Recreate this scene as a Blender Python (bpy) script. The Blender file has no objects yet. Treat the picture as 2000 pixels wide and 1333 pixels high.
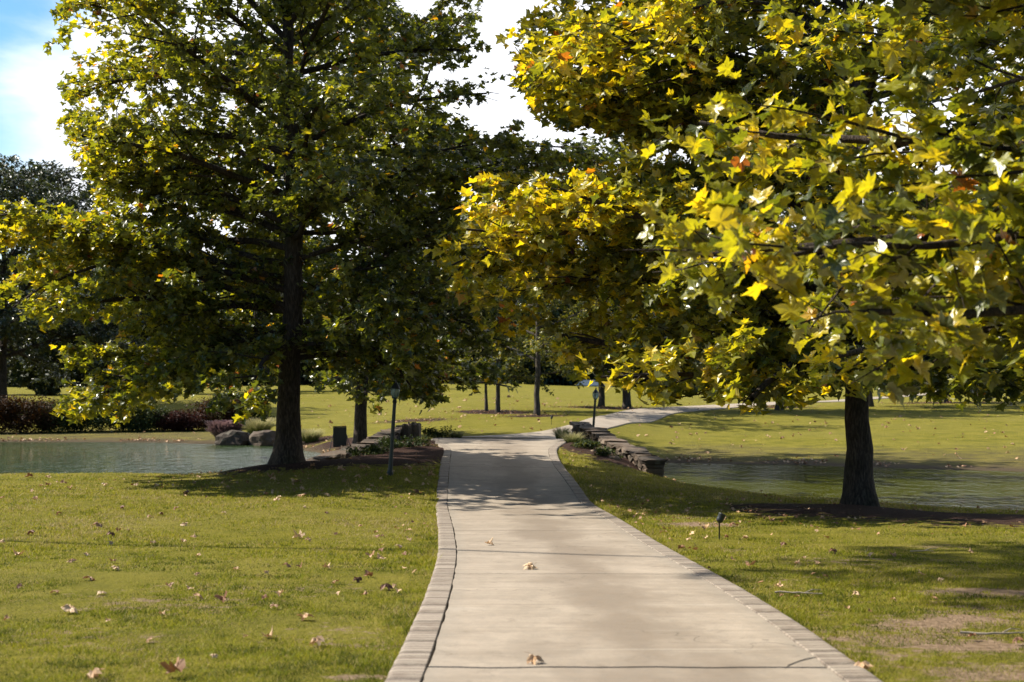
import bpy, math, random
import numpy as np
from mathutils import Vector, Matrix
R = math.radians
scene = bpy.context.scene
COL = scene.collection
# ------------------------------------------------------------------ camera, sky, sun, exposure
CAMZ = 1.65; F = 2778.0; CX, CY = 1000.0, 666.5; PITCH = math.atan(48.5 / F)
cam_d = bpy.data.cameras.new("camera"); cam = bpy.data.objects.new("camera", cam_d); COL.objects.link(cam)
cam_d.lens = 50; cam_d.sensor_width = 36; cam_d.clip_start = 0.1; cam_d.clip_end = 3000
cam.location = (0, 0, CAMZ); cam.rotation_euler = (R(90) + PITCH, 0, 0)
cam_d.dof.use_dof = True; cam_d.dof.focus_distance = 24; cam_d.dof.aperture_fstop = 2.4
scene.camera = cam
SUN_AZ, SUN_EL = -73.0, 43.0          # azimuth from +Y, negative = to the left
world = bpy.data.worlds.new("World"); scene.world = world; world.use_nodes = True
def build_world():
    nt = world.node_tree; nt.nodes.clear()
    N = nt.nodes.new; L = nt.links.new
    out = N('ShaderNodeOutputWorld'); bg = N('ShaderNodeBackground'); bg.inputs[1].default_value = 0.07
    sky = N('ShaderNodeTexSky'); sky.sky_type = 'NISHITA'; sky.sun_disc = False
    sky.sun_elevation = R(SUN_EL); sky.sun_rotation = R(SUN_AZ); sky.air_density = 1.0; sky.dust_density = 0.6; sky.ozone_density = 1.5
    tc = N('ShaderNodeTexCoord'); sep = N('ShaderNodeSeparateXYZ'); L(tc.outputs['Generated'], sep.inputs[0])
    zc = N('ShaderNodeMath'); zc.operation = 'MAXIMUM'; zc.inputs[1].default_value = 0.03; L(sep.outputs[2], zc.inputs[0])
    zo = N('ShaderNodeMath'); zo.operation = 'ADD'; zo.inputs[1].default_value = 0.16; L(zc.outputs[0], zo.inputs[0])
    dx = N('ShaderNodeMath'); dx.operation = 'DIVIDE'; L(sep.outputs[0], dx.inputs[0]); L(zo.outputs[0], dx.inputs[1])
    dy = N('ShaderNodeMath'); dy.operation = 'DIVIDE'; L(sep.outputs[1], dy.inputs[0]); L(zo.outputs[0], dy.inputs[1])
    cb = N('ShaderNodeCombineXYZ'); L(dx.outputs[0], cb.inputs[0]); L(dy.outputs[0], cb.inputs[1])
    no = N('ShaderNodeTexNoise'); no.inputs['Scale'].default_value = 0.9; no.inputs['Detail'].default_value = 7; no.inputs['Roughness'].default_value = 0.55; no.inputs['Distortion'].default_value = 0.5
    L(cb.outputs[0], no.inputs['Vector'])
    # a bank of bright cloud fills the sky from a little left of the drive round to the right
    bank = N('ShaderNodeMapRange'); bank.inputs[1].default_value = -0.36; bank.inputs[2].default_value = -0.20; bank.inputs[3].default_value = 0.0; bank.inputs[4].default_value = 0.55; bank.clamp = True
    L(sep.outputs[0], bank.inputs[0])
    fr = N('ShaderNodeMapRange'); fr.inputs[1].default_value = -0.1; fr.inputs[2].default_value = 0.5; fr.clamp = True; L(sep.outputs[1], fr.inputs[0])
    bk = N('ShaderNodeMath'); bk.operation = 'MULTIPLY'; L(bank.outputs[0], bk.inputs[0]); L(fr.outputs[0], bk.inputs[1])
    ad = N('ShaderNodeMath'); ad.operation = 'ADD'; L(no.outputs[0], ad.inputs[0]); L(bk.outputs[0], ad.inputs[1])
    mr = N('ShaderNodeMapRange'); mr.interpolation_type = 'SMOOTHSTEP'; mr.inputs[1].default_value = 0.53; mr.inputs[2].default_value = 0.82; L(ad.outputs[0], mr.inputs[0])
    mix = N('ShaderNodeMix'); mix.data_type = 'RGBA'; L(mr.outputs[0], mix.inputs['Factor'])
    hs = N('ShaderNodeHueSaturation'); hs.inputs['Saturation'].default_value = 1.4; hs.inputs['Value'].default_value = 1.1; L(sky.outputs[0], hs.inputs['Color'])
    L(hs.outputs[0], mix.inputs['A']); mix.inputs['B'].default_value = (8.4, 8.6, 9.1, 1)
    L(mix.outputs['Result'], bg.inputs[0]); L(bg.outputs[0], out.inputs[0])
build_world()
sl = bpy.data.lights.new("sun", 'SUN'); so = bpy.data.objects.new("sun", sl); COL.objects.link(so)
sl.energy = 5.0; sl.angle = R(0.5); sl.color = (1.0, 0.93, 0.80)
sdir = Vector((math.sin(R(SUN_AZ)) * math.cos(R(SUN_EL)), math.cos(R(SUN_AZ)) * math.cos(R(SUN_EL)), math.sin(R(SUN_EL))))
so.rotation_euler = sdir.to_track_quat('Z', 'Y').to_euler()
vs = scene.view_settings; vs.view_transform = 'Standard'; vs.look = 'None'; vs.gamma = 1; vs.exposure = 1.22
scene.cycles.max_bounces = 6; scene.cycles.transparent_max_bounces = 6; scene.cycles.transmission_bounces = 4

# ------------------------------------------------------------------ helpers
rng = np.random.default_rng(7); random.seed(7)
def tag(o, label=None, cat=None, group=None, kind=None):
    if label: o['label'] = label
    if cat: o['category'] = cat
    if group: o['group'] = group
    if kind: o['kind'] = kind
    return o
def link(name, data, parent=None, loc=None):
    o = bpy.data.objects.new(name, data); COL.objects.link(o)
    if parent: o.parent = parent
    if loc is not None: o.location = loc
    return o
def empty(name, loc): 
    o = link(name, None, None, loc); o.empty_display_size = 0.3; return o
def mesh_np(name, V, T, mat, attrs=None, smooth=False, k=3):
    V = np.asarray(V, dtype=np.float32); T = np.asarray(T, dtype=np.int32)
    me = bpy.data.meshes.new(name)
    me.vertices.add(len(V)); me.vertices.foreach_set('co', V.ravel())
    me.loops.add(T.size); me.loops.foreach_set('vertex_index', T.ravel())
    me.polygons.add(len(T)); me.polygons.foreach_set('loop_start', np.arange(0, T.size, k, dtype=np.int32))
    try: me.polygons.foreach_set('loop_total', np.full(len(T), k, dtype=np.int32))
    except Exception: pass
    me.polygons.foreach_set('use_smooth', np.full(len(T), smooth))
    me.materials.append(mat)
    for an, av in (attrs or {}).items():
        av = np.asarray(av, dtype=np.float32)
        a = me.attributes.new(an, 'FLOAT', 'POINT'); a.data.foreach_set('value', av)
    me.update(calc_edges=True); me.validate()
    return me
def project(P):
    P = np.asarray(P, dtype=float); s, c = math.sin(PITCH), math.cos(PITCH)
    y = P[..., 1]; z = P[..., 2] - CAMZ
    dep = np.maximum(y * c + z * s, 0.05); up = -y * s + z * c
    return CX + F * P[..., 0] / dep, CY - F * up / dep
def ray(px, py):
    u = (px - CX) / F; v = (CY - py) / F; s, c = math.sin(PITCH), math.cos(PITCH)
    Y = c - v * s; Z = s + v * c
    return u / Y, Z / Y       # per metre of world y
def PT(px, py, d):
    a, b = ray(px, py); return (a * d, d, CAMZ + b * d)
def inpoly(px, py, poly):
    px = np.asarray(px, dtype=float); py = np.asarray(py, dtype=float)
    res = np.zeros(px.shape, bool); n = len(poly); j = n - 1
    for i in range(n):
        xi, yi = poly[i]; xj, yj = poly[j]
        cond = ((yi > py) != (yj > py)) & (px < (xj - xi) * (py - yi) / (yj - yi + 1e-12) + xi)
        res ^= cond; j = i
    return res
def polydist(px, py, poly):
    best = np.full(np.shape(px), 1e9); n = len(poly)
    for i in range(n):
        x0, y0 = poly[i]; x1, y1 = poly[(i + 1) % n]
        dx, dy = x1 - x0, y1 - y0; L2 = dx * dx + dy * dy + 1e-12
        t = np.clip(((px - x0) * dx + (py - y0) * dy) / L2, 0, 1)
        best = np.minimum(best, np.hypot(px - x0 - t * dx, py - y0 - t * dy))
    return best
_tab = np.random.default_rng(3).random((256, 256))
def vnoise(x, y, sc):
    x = np.asarray(x) / sc; y = np.asarray(y) / sc
    xi = np.floor(x).astype(int); yi = np.floor(y).astype(int); fx = x - xi; fy = y - yi
    fx = fx * fx * (3 - 2 * fx); fy = fy * fy * (3 - 2 * fy)
    g = lambda a, b: _tab[a % 256, b % 256]
    return (g(xi, yi) * (1 - fx) + g(xi + 1, yi) * fx) * (1 - fy) + (g(xi, yi + 1) * (1 - fx) + g(xi + 1, yi + 1) * fx) * fy
def fbm(x, y, sc, o=3):
    s = 0; a = 1; t = 0
    for i in range(o): s = s + a * vnoise(x + 17.3 * i, y - 9.1 * i, sc / 2 ** i); t += a; a *= .5
    return s / t
def sstep(a, b, x): t = np.clip((x - a) / (b - a), 0, 1); return t * t * (3 - 2 * t)

# ------------------------------------------------------------------ ground height
ZW = -1.75
ctl = []
def C(px, py, d): ctl.append(PT(px, py, d))
for x in (-14, -6, 0, 6, 14):
    for y in (-8, 0, 6): ctl.append((x, y, -0.041 * max(y, 0)))
for x in (-6, -2, 1, 4, 8, 12):
    for y in (12, 18, 24): ctl.append((x, y, -0.041 * y))
for x in (-14, -9, -5): ctl.append((x, 26, -0.93)); ctl.append((x, 32, -1.08))
for px, py in ((-400, 931), (0, 930), (200, 928), (300, 927), (400, 925)): C(px, py, 37)
for px, py, d in ((480, 919, 36), (560, 910, 35), (620, 906, 36), (700, 925, 33), (762, 928, 33), (680, 900, 38), (760, 880, 41), (640, 896, 40.5)): C(px, py, d)
for px, py, d in ((990, 985, 29.4), (985, 930, 33.8), (965, 890, 38.5), (962, 862, 44.3), (962, 858, 47), (800, 862, 46), (1130, 864, 46), (980, 857, 51), (1060, 849, 55), (1165, 836, 61), (1210, 822, 68), (1290, 808, 78), (1400, 799, 90), (1500, 792, 100), (1640, 785, 118), (1800, 774, 130), (1950, 760, 150)): C(px, py, d)
for px, py, d in ((1200, 940, 33), (1120, 895, 38), (1300, 1000, 26.5), (1285, 925, 37), (1350, 950, 34), (1450, 968, 32.3), (1600, 983, 31), (1677, 992, 30), (1850, 1004, 29.6), (2000, 1012, 29), (2300, 1020, 28.5)): C(px, py, d)
for px in (1290, 1500, 1700, 2000, 2400):
    for py, d in ((884, 53.5), (853, 62), (828, 72)): C(px, py, d)
for px, py, d in ((1600, 802, 88), (1900, 802, 88), (2300, 802, 88), (1850, 785, 108)): C(px, py, d)
for px in (-400, 0, 200, 420):
    for py, d in ((853, 66), (846, 69.5), (782, 95), (768, 125)): C(px, py, d)
for px, py, d in ((663, 869, 55), (705, 868, 52), (640, 860, 58), (750, 832, 66), (900, 801, 82), (900, 781, 100), (640, 790, 95), (1048, 812, 73), (973, 806, 78), (1175, 795, 88), (1223, 799, 85)): C(px, py, d)
for px, py in ((-200, 757), (300, 756), (600, 753), (850, 750), (1000, 750), (1150, 755), (1300, 758), (1500, 758), (1700, 756), (2200, 752)):
    C(px, (py + 762) / 2 + 2, 140); C(px, py, 172)
for x in (-400, -150, 0, 150, 400):
    for y in (230, 500): ctl.append((x, y, -1.2))
for x in (-150, -80, 80, 150):
    for y in (-20, 20, 60, 110): ctl.append((x, y, -1.1 if y > 10 else 0))
CT = np.array(ctl)
def _warp(x, y): return np.arcsinh(np.asarray(x) / 8.0) * 8, np.arcsinh(np.asarray(y) / 25.0) * 25
_cx, _cy = _warp(CT[:, 0], CT[:, 1])
_n = len(CT)
_D = np.hypot(_cx[:, None] - _cx[None], _cy[:, None] - _cy[None])
_k = lambda r: np.sqrt(r * r + 0.6)
_A = np.zeros((_n + 3, _n + 3)); _A[:_n, :_n] = _k(_D) + np.eye(_n) * -0.02
_Pm = np.c_[np.ones(_n), _cx, _cy]; _A[:_n, _n:] = _Pm; _A[_n:, :_n] = _Pm.T
_W = np.linalg.lstsq(_A, np.r_[CT[:, 2], 0, 0, 0], rcond=None)[0]
def w2(px, d): return ((px - CX) / F * d, d)
pondL = [w2(-900, 40), w2(0, 40), w2(300, 40), w2(430, 39), w2(540, 38.7), w2(590, 42), w2(630, 49), w2(638, 53), w2(622, 56), w2(590, 59), w2(540, 61), w2(430, 62), w2(200, 63.5), w2(-900, 63)]
pondR = [w2(1310, 43), w2(1350, 38.5), w2(1450, 36), w2(1600, 34.8), w2(1850, 33.5), w2(2000, 33), w2(2900, 32), w2(2900, 42), w2(2000, 45.6), w2(1850, 46.5), w2(1700, 47.7), w2(1500, 49), w2(1290, 49.9), w2(1278, 47)]
def H0(x, y):
    x = np.atleast_1d(np.asarray(x, float)); y = np.atleast_1d(np.asarray(y, float)); sh = x.shape
    a, b = _warp(x.ravel(), y.ravel()); out = np.empty(a.shape)
    for i in range(0, len(a), 20000):
        r = np.hypot(a[i:i + 20000, None] - _cx[None], b[i:i + 20000, None] - _cy[None])
        out[i:i + 20000] = _k(r) @ _W[:_n] + _W[_n] + _W[_n + 1] * a[i:i + 20000] + _W[_n + 2] * b[i:i + 20000]
    return out.reshape(sh)
def H(x, y):
    h = H0(x, y); sh = h.shape
    x = np.broadcast_to(np.atleast_1d(np.asarray(x, float)), sh); y = np.broadcast_to(np.atleast_1d(np.asarray(y, float)), sh)
    h = np.maximum(h, ZW + 0.1) if True else h
    for P in (pondL, pondR):
        wob = (fbm(x, y, 1.6) - .5) * 0.7
        dd = polydist(x, y, P); ins = inpoly(x, y, P)
        s = np.where(ins, -dd, dd) + wob * (dd < 4)
        out = ZW + 0.0 + (h - ZW) * sstep(0.0, 2.2, s) ** 0.6
        h = np.where(s > 0, np.where(s < 2.2, out, h), ZW - 0.6 * sstep(0, 1.0, -s))
    return h
def G(x, y): return float(H(x, y)[0])
def hit(px, py, dmin=5, dmax=260):
    a, b = ray(px, py); d = np.geomspace(dmin, dmax, 500)
    hh = H(a * d, d); z = CAMZ + b * d; i = np.argmax(z < hh)
    if not (z < hh).any(): i = 499
    return (a * d[i], d[i], float(hh[i]))

# ------------------------------------------------------------------ materials
def newmat(name):
    m = bpy.data.materials.new(name); m.use_nodes = True; nt = m.node_tree; nt.nodes.clear()
    out = nt.nodes.new('ShaderNodeOutputMaterial'); return m, nt, out
class NT:
    def __init__(s, nt): s.nt = nt
    def n(s, t, **kw):
        nd = s.nt.nodes.new('ShaderNode' + t)
        for k, v in kw.items():
            if k.startswith('i_'): nd.inputs[k[2:].replace('_', ' ')].default_value = v
            else: setattr(nd, k, v)
        return nd
    def l(s, a, b): s.nt.links.new(a, b)
    def ramp(s, fac, stops, interp='LINEAR'):
        r = s.n('ValToRGB'); r.color_ramp.interpolation = interp; els = r.color_ramp.elements
        while len(els) < len(stops): els.new(0.5)
        for e, (p, c) in zip(els, stops): e.position = p; e.color = (*c, 1)
        s.l(fac, r.inputs[0]); return r.outputs[0]
    def mix(s, f, a, b, blend='MIX'):
        m = s.n('Mix', data_type='RGBA', blend_type=blend)
        for sock, v in ((m.inputs['Factor'], f), (m.inputs['A'], a), (m.inputs['B'], b)):
            if isinstance(v, (int, float)): sock.default_value = v
            elif isinstance(v, tuple): sock.default_value = (*v, 1)
            else: s.l(v, sock)
        return m.outputs['Result']
    def math(s, op, a, b=0.0):
        m = s.n('Math', operation=op)
        for sock, v in ((m.inputs[0], a), (m.inputs[1], b)):
            if isinstance(v, (int, float)): sock.default_value = v
            else: s.l(v, sock)
        return m.outputs[0]
    def rng(s, v, a, b, c=0.0, d=1.0):
        m = s.n('MapRange'); s.l(v, m.inputs[0])
        for i, q in enumerate((a, b, c, d)): m.inputs[i + 1].default_value = q
        return m.outputs[0]
    def noise(s, vec, scale, detail=4, rough=.55, dist=0):
        m = s.n('TexNoise'); m.inputs['Scale'].default_value = scale; m.inputs['Detail'].default_value = detail
        m.inputs['Roughness'].default_value = rough; m.inputs['Distortion'].default_value = dist
        if vec is not None: s.l(vec, m.inputs['Vector'])
        return m.outputs[0]
    def pos(s): return s.n('NewGeometry').outputs['Position']
    def obj(s): return s.n('TexCoord').outputs['Object']
    def scale(s, vec, sc):
        m = s.n('Mapping'); m.inputs['Scale'].default_value = sc; s.l(vec, m.inputs['Vector']); return m.outputs[0]
    def attr(s, name): 
        a = s.n('Attribute'); a.attribute_name = name; return a.outputs['Fac']
    def bump(s, h, strength, dist):
        b = s.n('Bump'); b.inputs['Strength'].default_value = strength; b.inputs['Distance'].default_value = dist
        s.l(h, b.inputs['Height']); return b.outputs[0]
def principled(T, out, color, rough=.8, normal=None, spec=.5, metal=0):
    p = T.n('BsdfPrincipled'); p.inputs['Roughness'].default_value = rough; p.inputs['Specular IOR Level'].default_value = spec; p.inputs['Metallic'].default_value = metal
    if isinstance(color, tuple): p.inputs['Base Color'].default_value = (*color, 1)
    else: T.l(color, p.inputs['Base Color'])
    if normal is not None: T.l(normal, p.inputs['Normal'])
    T.l(p.outputs[0], out.inputs[0]); return p
def leaf_mat(name, stops, transl=.45, rough=.38, spec=.6, tint=(1.25, 1.1, .35), under=None):
    m, nt, out = newmat(name); T = NT(nt)
    c = T.ramp(T.attr('hue'), stops)
    v = T.noise(T.pos(), 26, 2)
    c = T.mix(T.rng(v, .35, .7, 0.0, .40), c, T.mix(1.0, c, (.55, .45, .35), 'MULTIPLY'))
    ve = T.math('POWER', T.attr('vein'), 7.0); c = T.mix(T.math('MULTIPLY', ve, .55), c, T.mix(1.0, c, (1.7, 1.6, 1.8), 'MULTIPLY'))
    if under:      # the underside of the leaf is paler
        geo = T.n('NewGeometry'); cu = T.mix(.5, c, under); cf = T.mix(geo.outputs['Backfacing'], c, cu)
    else: cf = c
    p = T.n('BsdfPrincipled'); p.inputs['Roughness'].default_value = rough; p.inputs['Specular IOR Level'].default_value = spec
    T.l(cf, p.inputs['Base Color'])
    tr = T.n('BsdfTranslucent'); T.l(T.mix(1.0, c, tint, 'MULTIPLY'), tr.inputs[0])
    mx = T.n('MixShader'); mx.inputs[0].default_value = transl
    T.l(p.outputs[0], mx.inputs[1]); T.l(tr.outputs[0], mx.inputs[2]); T.l(mx.outputs[0], out.inputs[0])
    return m
syc = [(0, (.036, .052, .012)), (.32, (.075, .098, .016)), (.50, (.16, .185, .018)), (.66, (.33, .32, .018)), (.82, (.56, .45, .018)), (.92, (.50, .26, .02)), (.95, (.34, .10, .02)), (1, (.14, .05, .03))]
M_leaf = leaf_mat('sycamore_leaf', syc, .56, .34, .9, (1.45, 1.3, .32), (.26, .27, .17))
M_far = leaf_mat('small_leaf', [(0, (.03, .045, .012)), (.5, (.10, .12, .025)), (.8, (.24, .23, .04)), (1, (.34, .26, .05))], .4, .5, .4)
M_oak = leaf_mat('oak_leaf', [(0, (.018, .030, .014)), (.6, (.05, .07, .03)), (1, (.10, .12, .06))], .2, .4, .6)
M_wood_leaf = leaf_mat('woodland_leaf', [(0, (.012, .022, .009)), (.6, (.03, .045, .014)), (1, (.09, .09, .02))], .2, .6, .3)
M_shrub = leaf_mat('shrub_leaf', [(0, (.014, .028, .010)), (.6, (.035, .055, .016)), (1, (.11, .12, .03))], .3, .6, .15)
M_red = leaf_mat('red_shrub_leaf', [(0, (.022, .011, .004)), (.6, (.04, .019, .007)), (1, (.08, .034, .012))], .3, .6, .15)
M_pinkshrub = leaf_mat('pink_shrub_leaf', [(0, (.022, .009, .006)), (.6, (.045, .016, .012)), (1, (.08, .028, .018))], .3, .6, .15, (1, .9, .9))
def bark(name, c0, c1):
    m, nt, out = newmat(name); T = NT(nt)
    v = T.scale(T.obj(), (9, 9, 2.0)); n = T.noise(v, 3, 6, .65); n2 = T.noise(T.obj(), 2.2, 3)
    c = T.ramp(n, [(.32, tuple(q * .35 for q in c0)), (.5, c0), (.68, c1)])
    c = T.mix(T.rng(n2, .45, .62), c, T.mix(1.0, c, (.75, .8, .68), 'MULTIPLY'))
    principled(T, out, c, .9, T.bump(n, 1.0, .06), .2); return m
M_bark = bark('bark', (.042, .030, .023), (.095, .072, .056))
M_barkp = bark('young_bark', (.06, .048, .038), (.12, .10, .08))

def mat_ground():
    m, nt, out = newmat('lawn'); T = NT(nt); P = T.pos()
    big = T.noise(P, .16, 3); mid = T.noise(P, 1.1, 5, .6); fine = T.noise(T.scale(P, (1, 1, 1)), 38, 4, .7)
    c = T.ramp(mid, [(.3, (.108, .104, .014)), (.5, (.168, .150, .020)), (.7, (.225, .188, .034))])
    c = T.mix(T.rng(big, .4, .6, 0, .5), c, (.19, .165, .036))
    c = T.mix(T.rng(fine, .35, .7, 0.0, .55), c, T.mix(1.0, c, (.35, .4, .3), 'MULTIPLY'))
    # straw-coloured and bare patches
    st = T.rng(T.noise(P, 2.6, 5, .65), .60, .72, 0, .5)
    c = T.mix(st, c, (.19, .14, .055))
    dn = T.math('ADD', T.attr('dirt'), T.rng(T.noise(P, 5, 5, .7), .3, .7, -.35, .35))
    c = T.mix(T.rng(dn, .36, .55), c, T.ramp(T.noise(P, 14, 4), [(.3, (.15, .10, .06)), (.7, (.30, .215, .145))]))
    mn = T.math('ADD', T.attr('mulch'), T.rng(T.noise(P, 4, 5, .7), .3, .7, -.25, .25))
    mc = T.ramp(T.noise(T.scale(P, (1, 1, 1)), 30, 5, .8), [(.3, (.022, .012, .009)), (.5, (.06, .034, .026)), (.66, (.13, .085, .065))])
    c = T.mix(T.rng(mn, .45, .55), c, T.mix(1.0, mc, (.62, .6, .6), 'MULTIPLY'))
    mud = T.rng(T.n('SeparateXYZ').outputs[2], 0, 1)
    sp = nt.nodes[-1]
    sx = T.n('SeparateXYZ'); T.l(P, sx.inputs[0])
    wet = T.rng(T.math('ADD', sx.outputs[2], T.rng(mid, .3, .7, -.05, .05)), ZW + .04, ZW + .22, 1, 0)
    c = T.mix(wet, c, (.075, .056, .035))
    bh = T.math('ADD', fine, T.math('MULTIPLY', T.noise(P, 9, 4), 1.5))
    principled(T, out, c, .95, T.bump(bh, .9, .06), .05); return m
def mat_water(bs, sp, nm, c0, c1):
    m, nt, out = newmat(nm); T = NT(nt); P = T.pos()
    w = T.math('ADD', T.noise(T.scale(P, (1.0, .75, 1)), 1.5, 3, .6, .6), T.math('MULTIPLY', T.noise(T.scale(P, (1.5, 1.2, 1)), 5, 3, .6, .3), .25))
    nb = T.bump(w, bs, .14); df = T.n('BsdfDiffuse'); T.l(T.ramp(T.noise(P, .15, 2), [(.3, c0), (.7, c1)]), df.inputs[0])
    gl = T.n('BsdfGlossy'); gl.inputs['Roughness'].default_value = .04; T.l(nb, gl.inputs['Normal'])
    fz = T.n('Fresnel'); fz.inputs[0].default_value = 1.33; T.l(nb, fz.inputs['Normal'])
    mx = T.n('MixShader'); T.l(T.math('MULTIPLY', fz.outputs[0], sp), mx.inputs[0]); T.l(df.outputs[0], mx.inputs[1]); T.l(gl.outputs[0], mx.inputs[2]); T.l(mx.outputs[0], out.inputs[0])
    return m
JOINTS = [3.4, 9.5, 15.4, 21.7, 28.9, 35.2, 41.4, 47.5]
def mat_concrete(stain=True):
    m, nt, out = newmat('concrete' if stain else 'far_concrete'); T = NT(nt); P = T.pos()
    c = T.ramp(T.noise(P, 1.3, 6, .6), [(.3, (.218, .176, .130)), (.7, (.322, .266, .204))])
    uv = T.n('UVMap').outputs[0]; su = T.n('SeparateXYZ'); T.l(uv, su.inputs[0])
    if stain:
        # weathered brown band down the middle where the cars drip
        off = T.math('ABSOLUTE', T.math('SUBTRACT', su.outputs[0], .56))
        band = T.rng(T.math('ADD', off, T.rng(T.noise(T.scale(P, (1, .45, 1)), 1.2, 5), .3, .7, -.16, .16)), .05, .24, .75, 0)
        c = T.mix(band, c, (.145, .108, .075))
        streak = T.rng(T.noise(T.scale(P, (.22, 3.4, 1)), 1.6, 5, .65), .46, .66, 0, .6)
        c = T.mix(streak, c, (.185, .145, .105))
        pale = T.rng(T.noise(T.scale(P, (.25, 4.0, 1)), 1.1, 4, .6), .62, .72, 0, .5)
        c = T.mix(pale, c, (.37, .33, .27))
        edge = T.rng(T.math('ABSOLUTE', T.math('SUBTRACT', su.outputs[0], .5)), .43, .5, 0, .35)
        c = T.mix(edge, c, (.19, .17, .14))
    g2 = T.noise(T.scale(P, (1, .6, 1)), 9, 6, .75); c = T.mix(T.rng(g2, .42, .68, 0, .35), c, (.15, .13, .105))
    if stain:
        sp2 = T.rng(T.noise(P, 3.1, 6, .75, 1.2), .56, .66, 0, .5); c = T.mix(sp2, c, (.135, .105, .075))
        vo = T.n('TexVoronoi'); vo.feature = 'DISTANCE_TO_EDGE'; vo.inputs['Scale'].default_value = .55; nv = T.n('TexNoise'); nv.inputs['Scale'].default_value = 2.0; T.l(P, nv.inputs['Vector'])
        vm = T.n('VectorMath', operation='ADD'); T.l(P, vm.inputs[0]); T.l(nv.outputs['Color'], vm.inputs[1]); T.l(vm.outputs[0], vo.inputs['Vector'])
        hair = T.math('MULTIPLY', T.rng(vo.outputs[0], .0, .006, .7, 0), T.rng(T.noise(P, .5, 2), .52, .60)); c = T.mix(hair, c, (.06, .048, .036))
        spk = T.rng(T.noise(P, 110, 2, .8), .66, .72, 0, .5); c = T.mix(spk, c, (.10, .08, .06))
    n = T.noise(P, 60, 4, .7)
    c = T.mix(T.rng(n, .4, .75, 0, .35), c, (.15, .135, .112))
    principled(T, out, c, .85, T.bump(T.math('ADD', n, T.math('MULTIPLY', T.noise(P, 6, 4), 2)), .35, .01), .3); return m
def mat_brick():
    m, nt, out = newmat('brick_edging'); T = NT(nt)
    uv = T.n('UVMap').outputs[0]; su = T.n('SeparateXYZ'); T.l(uv, su.inputs[0])
    wob = T.rng(T.noise(uv, 6, 3), .3, .7, -.012, .012)
    vv = T.math('DIVIDE', T.math('ADD', su.outputs[1], wob), .105)
    fr = T.math('FRACT', vv); fl = T.math('FLOOR', vv)
    wn = T.n('TexWhiteNoise', noise_dimensions='1D'); T.l(fl, wn.inputs['W'])
    c = T.ramp(wn.outputs[0], [(0, (.14, .108, .082)), (.5, (.20, .160, .125)), (1, (.265, .22, .175))])
    c = T.mix(T.rng(T.noise(T.pos(), 7, 5, .7), .4, .65, 0, .7), c, (.24, .205, .16))
    gr = T.math('ABSOLUTE', T.math('SUBTRACT', fr, .5))
    f5 = T.math('ABSOLUTE', T.math('SUBTRACT', T.math('FRACT', T.math('DIVIDE', T.math('ADD', vv, .5), 5.0)), .5)); g5 = T.rng(f5, .462, .478)
    g = T.math('MAXIMUM', T.math('MULTIPLY', T.rng(gr, .39, .46), .7), g5)
    c = T.mix(T.math('MULTIPLY', g, .9), c, (.05, .038, .03))
    # worn straight line along the inner third
    h = T.math('SUBTRACT', T.math('MULTIPLY', T.noise(T.pos(), 40, 4), .3), g)
    principled(T, out, c, .85, T.bump(h, .8, .015), .3); return m
def mat_stone():
    m, nt, out = newmat('field_stone'); T = NT(nt); O = T.pos()
    c = T.ramp(T.attr('hue'), [(0, (.032, .024, .018)), (.5, (.085, .060, .043)), (.8, (.15, .108, .078)), (1, (.26, .19, .135))])
    n = T.noise(O, 9, 6, .65); c = T.mix(T.rng(n, .4, .7, 0, .7), c, (.055, .045, .034))
    c = T.mix(T.rng(T.noise(O, 3.4, 4), .55, .68, 0, .55), c, (.12, .112, .085))
    principled(T, out, c, .9, T.bump(n, .8, .04), .2); return m
def mat_simple(name, col, rough=.5, metal=0, spec=.5, nscale=20, var=.25):
    m, nt, out = newmat(name); T = NT(nt)
    n = T.noise(T.obj(), nscale, 4); c = T.mix(T.rng(n, .35, .7, 0, var), col, tuple(q * .5 for q in col))
    principled(T, out, c, rough, T.bump(n, .2, .004), spec, metal); return m
M_ground = mat_ground(); M_water = mat_water(1.0, 1.0, 'rippled_water', (.020, .036, .012), (.032, .050, .018)); M_water2 = mat_water(.34, .72, 'calm_water', (.034, .040, .002), (.044, .048, .003)); M_conc = mat_concrete(); M_conc2 = mat_concrete(False); M_brick = mat_brick(); M_stone = mat_stone()
M_iron = mat_simple('black_iron', (.018, .022, .022), .45, .3); M_green_iron = mat_simple('green_iron', (.02, .045, .045), .4, .3)
M_board = mat_simple('black_board', (.012, .016, .016), .6); M_whitewall = mat_simple('white_siding', (.75, .75, .74), .7); M_roofp = mat_simple('pale_roof', (.55, .48, .38), .7)
M_dirtm = mat_simple('joint_soil', (.03, .024, .018), 1.0)
M_stick = mat_simple('dry_stick', (.30, .25, .20), .9, 0, .2, 9, .8)
def glassm():
    m, nt, out = newmat('lantern_glass'); T = NT(nt)
    p = principled(T, out, (.36, .46, .42), .18, None, .6); p.inputs['Transmission Weight'].default_value = .55; return m
M_glass = glassm()
def bladem(name, stops, transl=.35):
    m, nt, out = newmat(name); T = NT(nt); c = T.ramp(T.attr('hue'), stops)
    d = T.n('BsdfPrincipled'); d.inputs['Roughness'].default_value = .55; d.inputs['Specular IOR Level'].default_value = .12; T.l(c, d.inputs['Base Color'])
    t = T.n('BsdfTranslucent'); T.l(c, t.inputs[0]); x = T.n('MixShader'); x.inputs[0].default_value = transl
    T.l(d.outputs[0], x.inputs[1]); T.l(t.outputs[0], x.inputs[2]); T.l(x.outputs[0], out.inputs[0]); return m
M_blade = bladem('grass_blade', [(0, (.065, .078, .008)), (.4, (.175, .190, .011)), (.7, (.29, .258, .020)), (.88, (.28, .22, .06)), (1, (.36, .28, .14))], .45)
M_pink = bladem('pink_plume', [(0, (.05, .05, .02)), (.4, (.09, .065, .045)), (1, (.17, .10, .10))])
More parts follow.
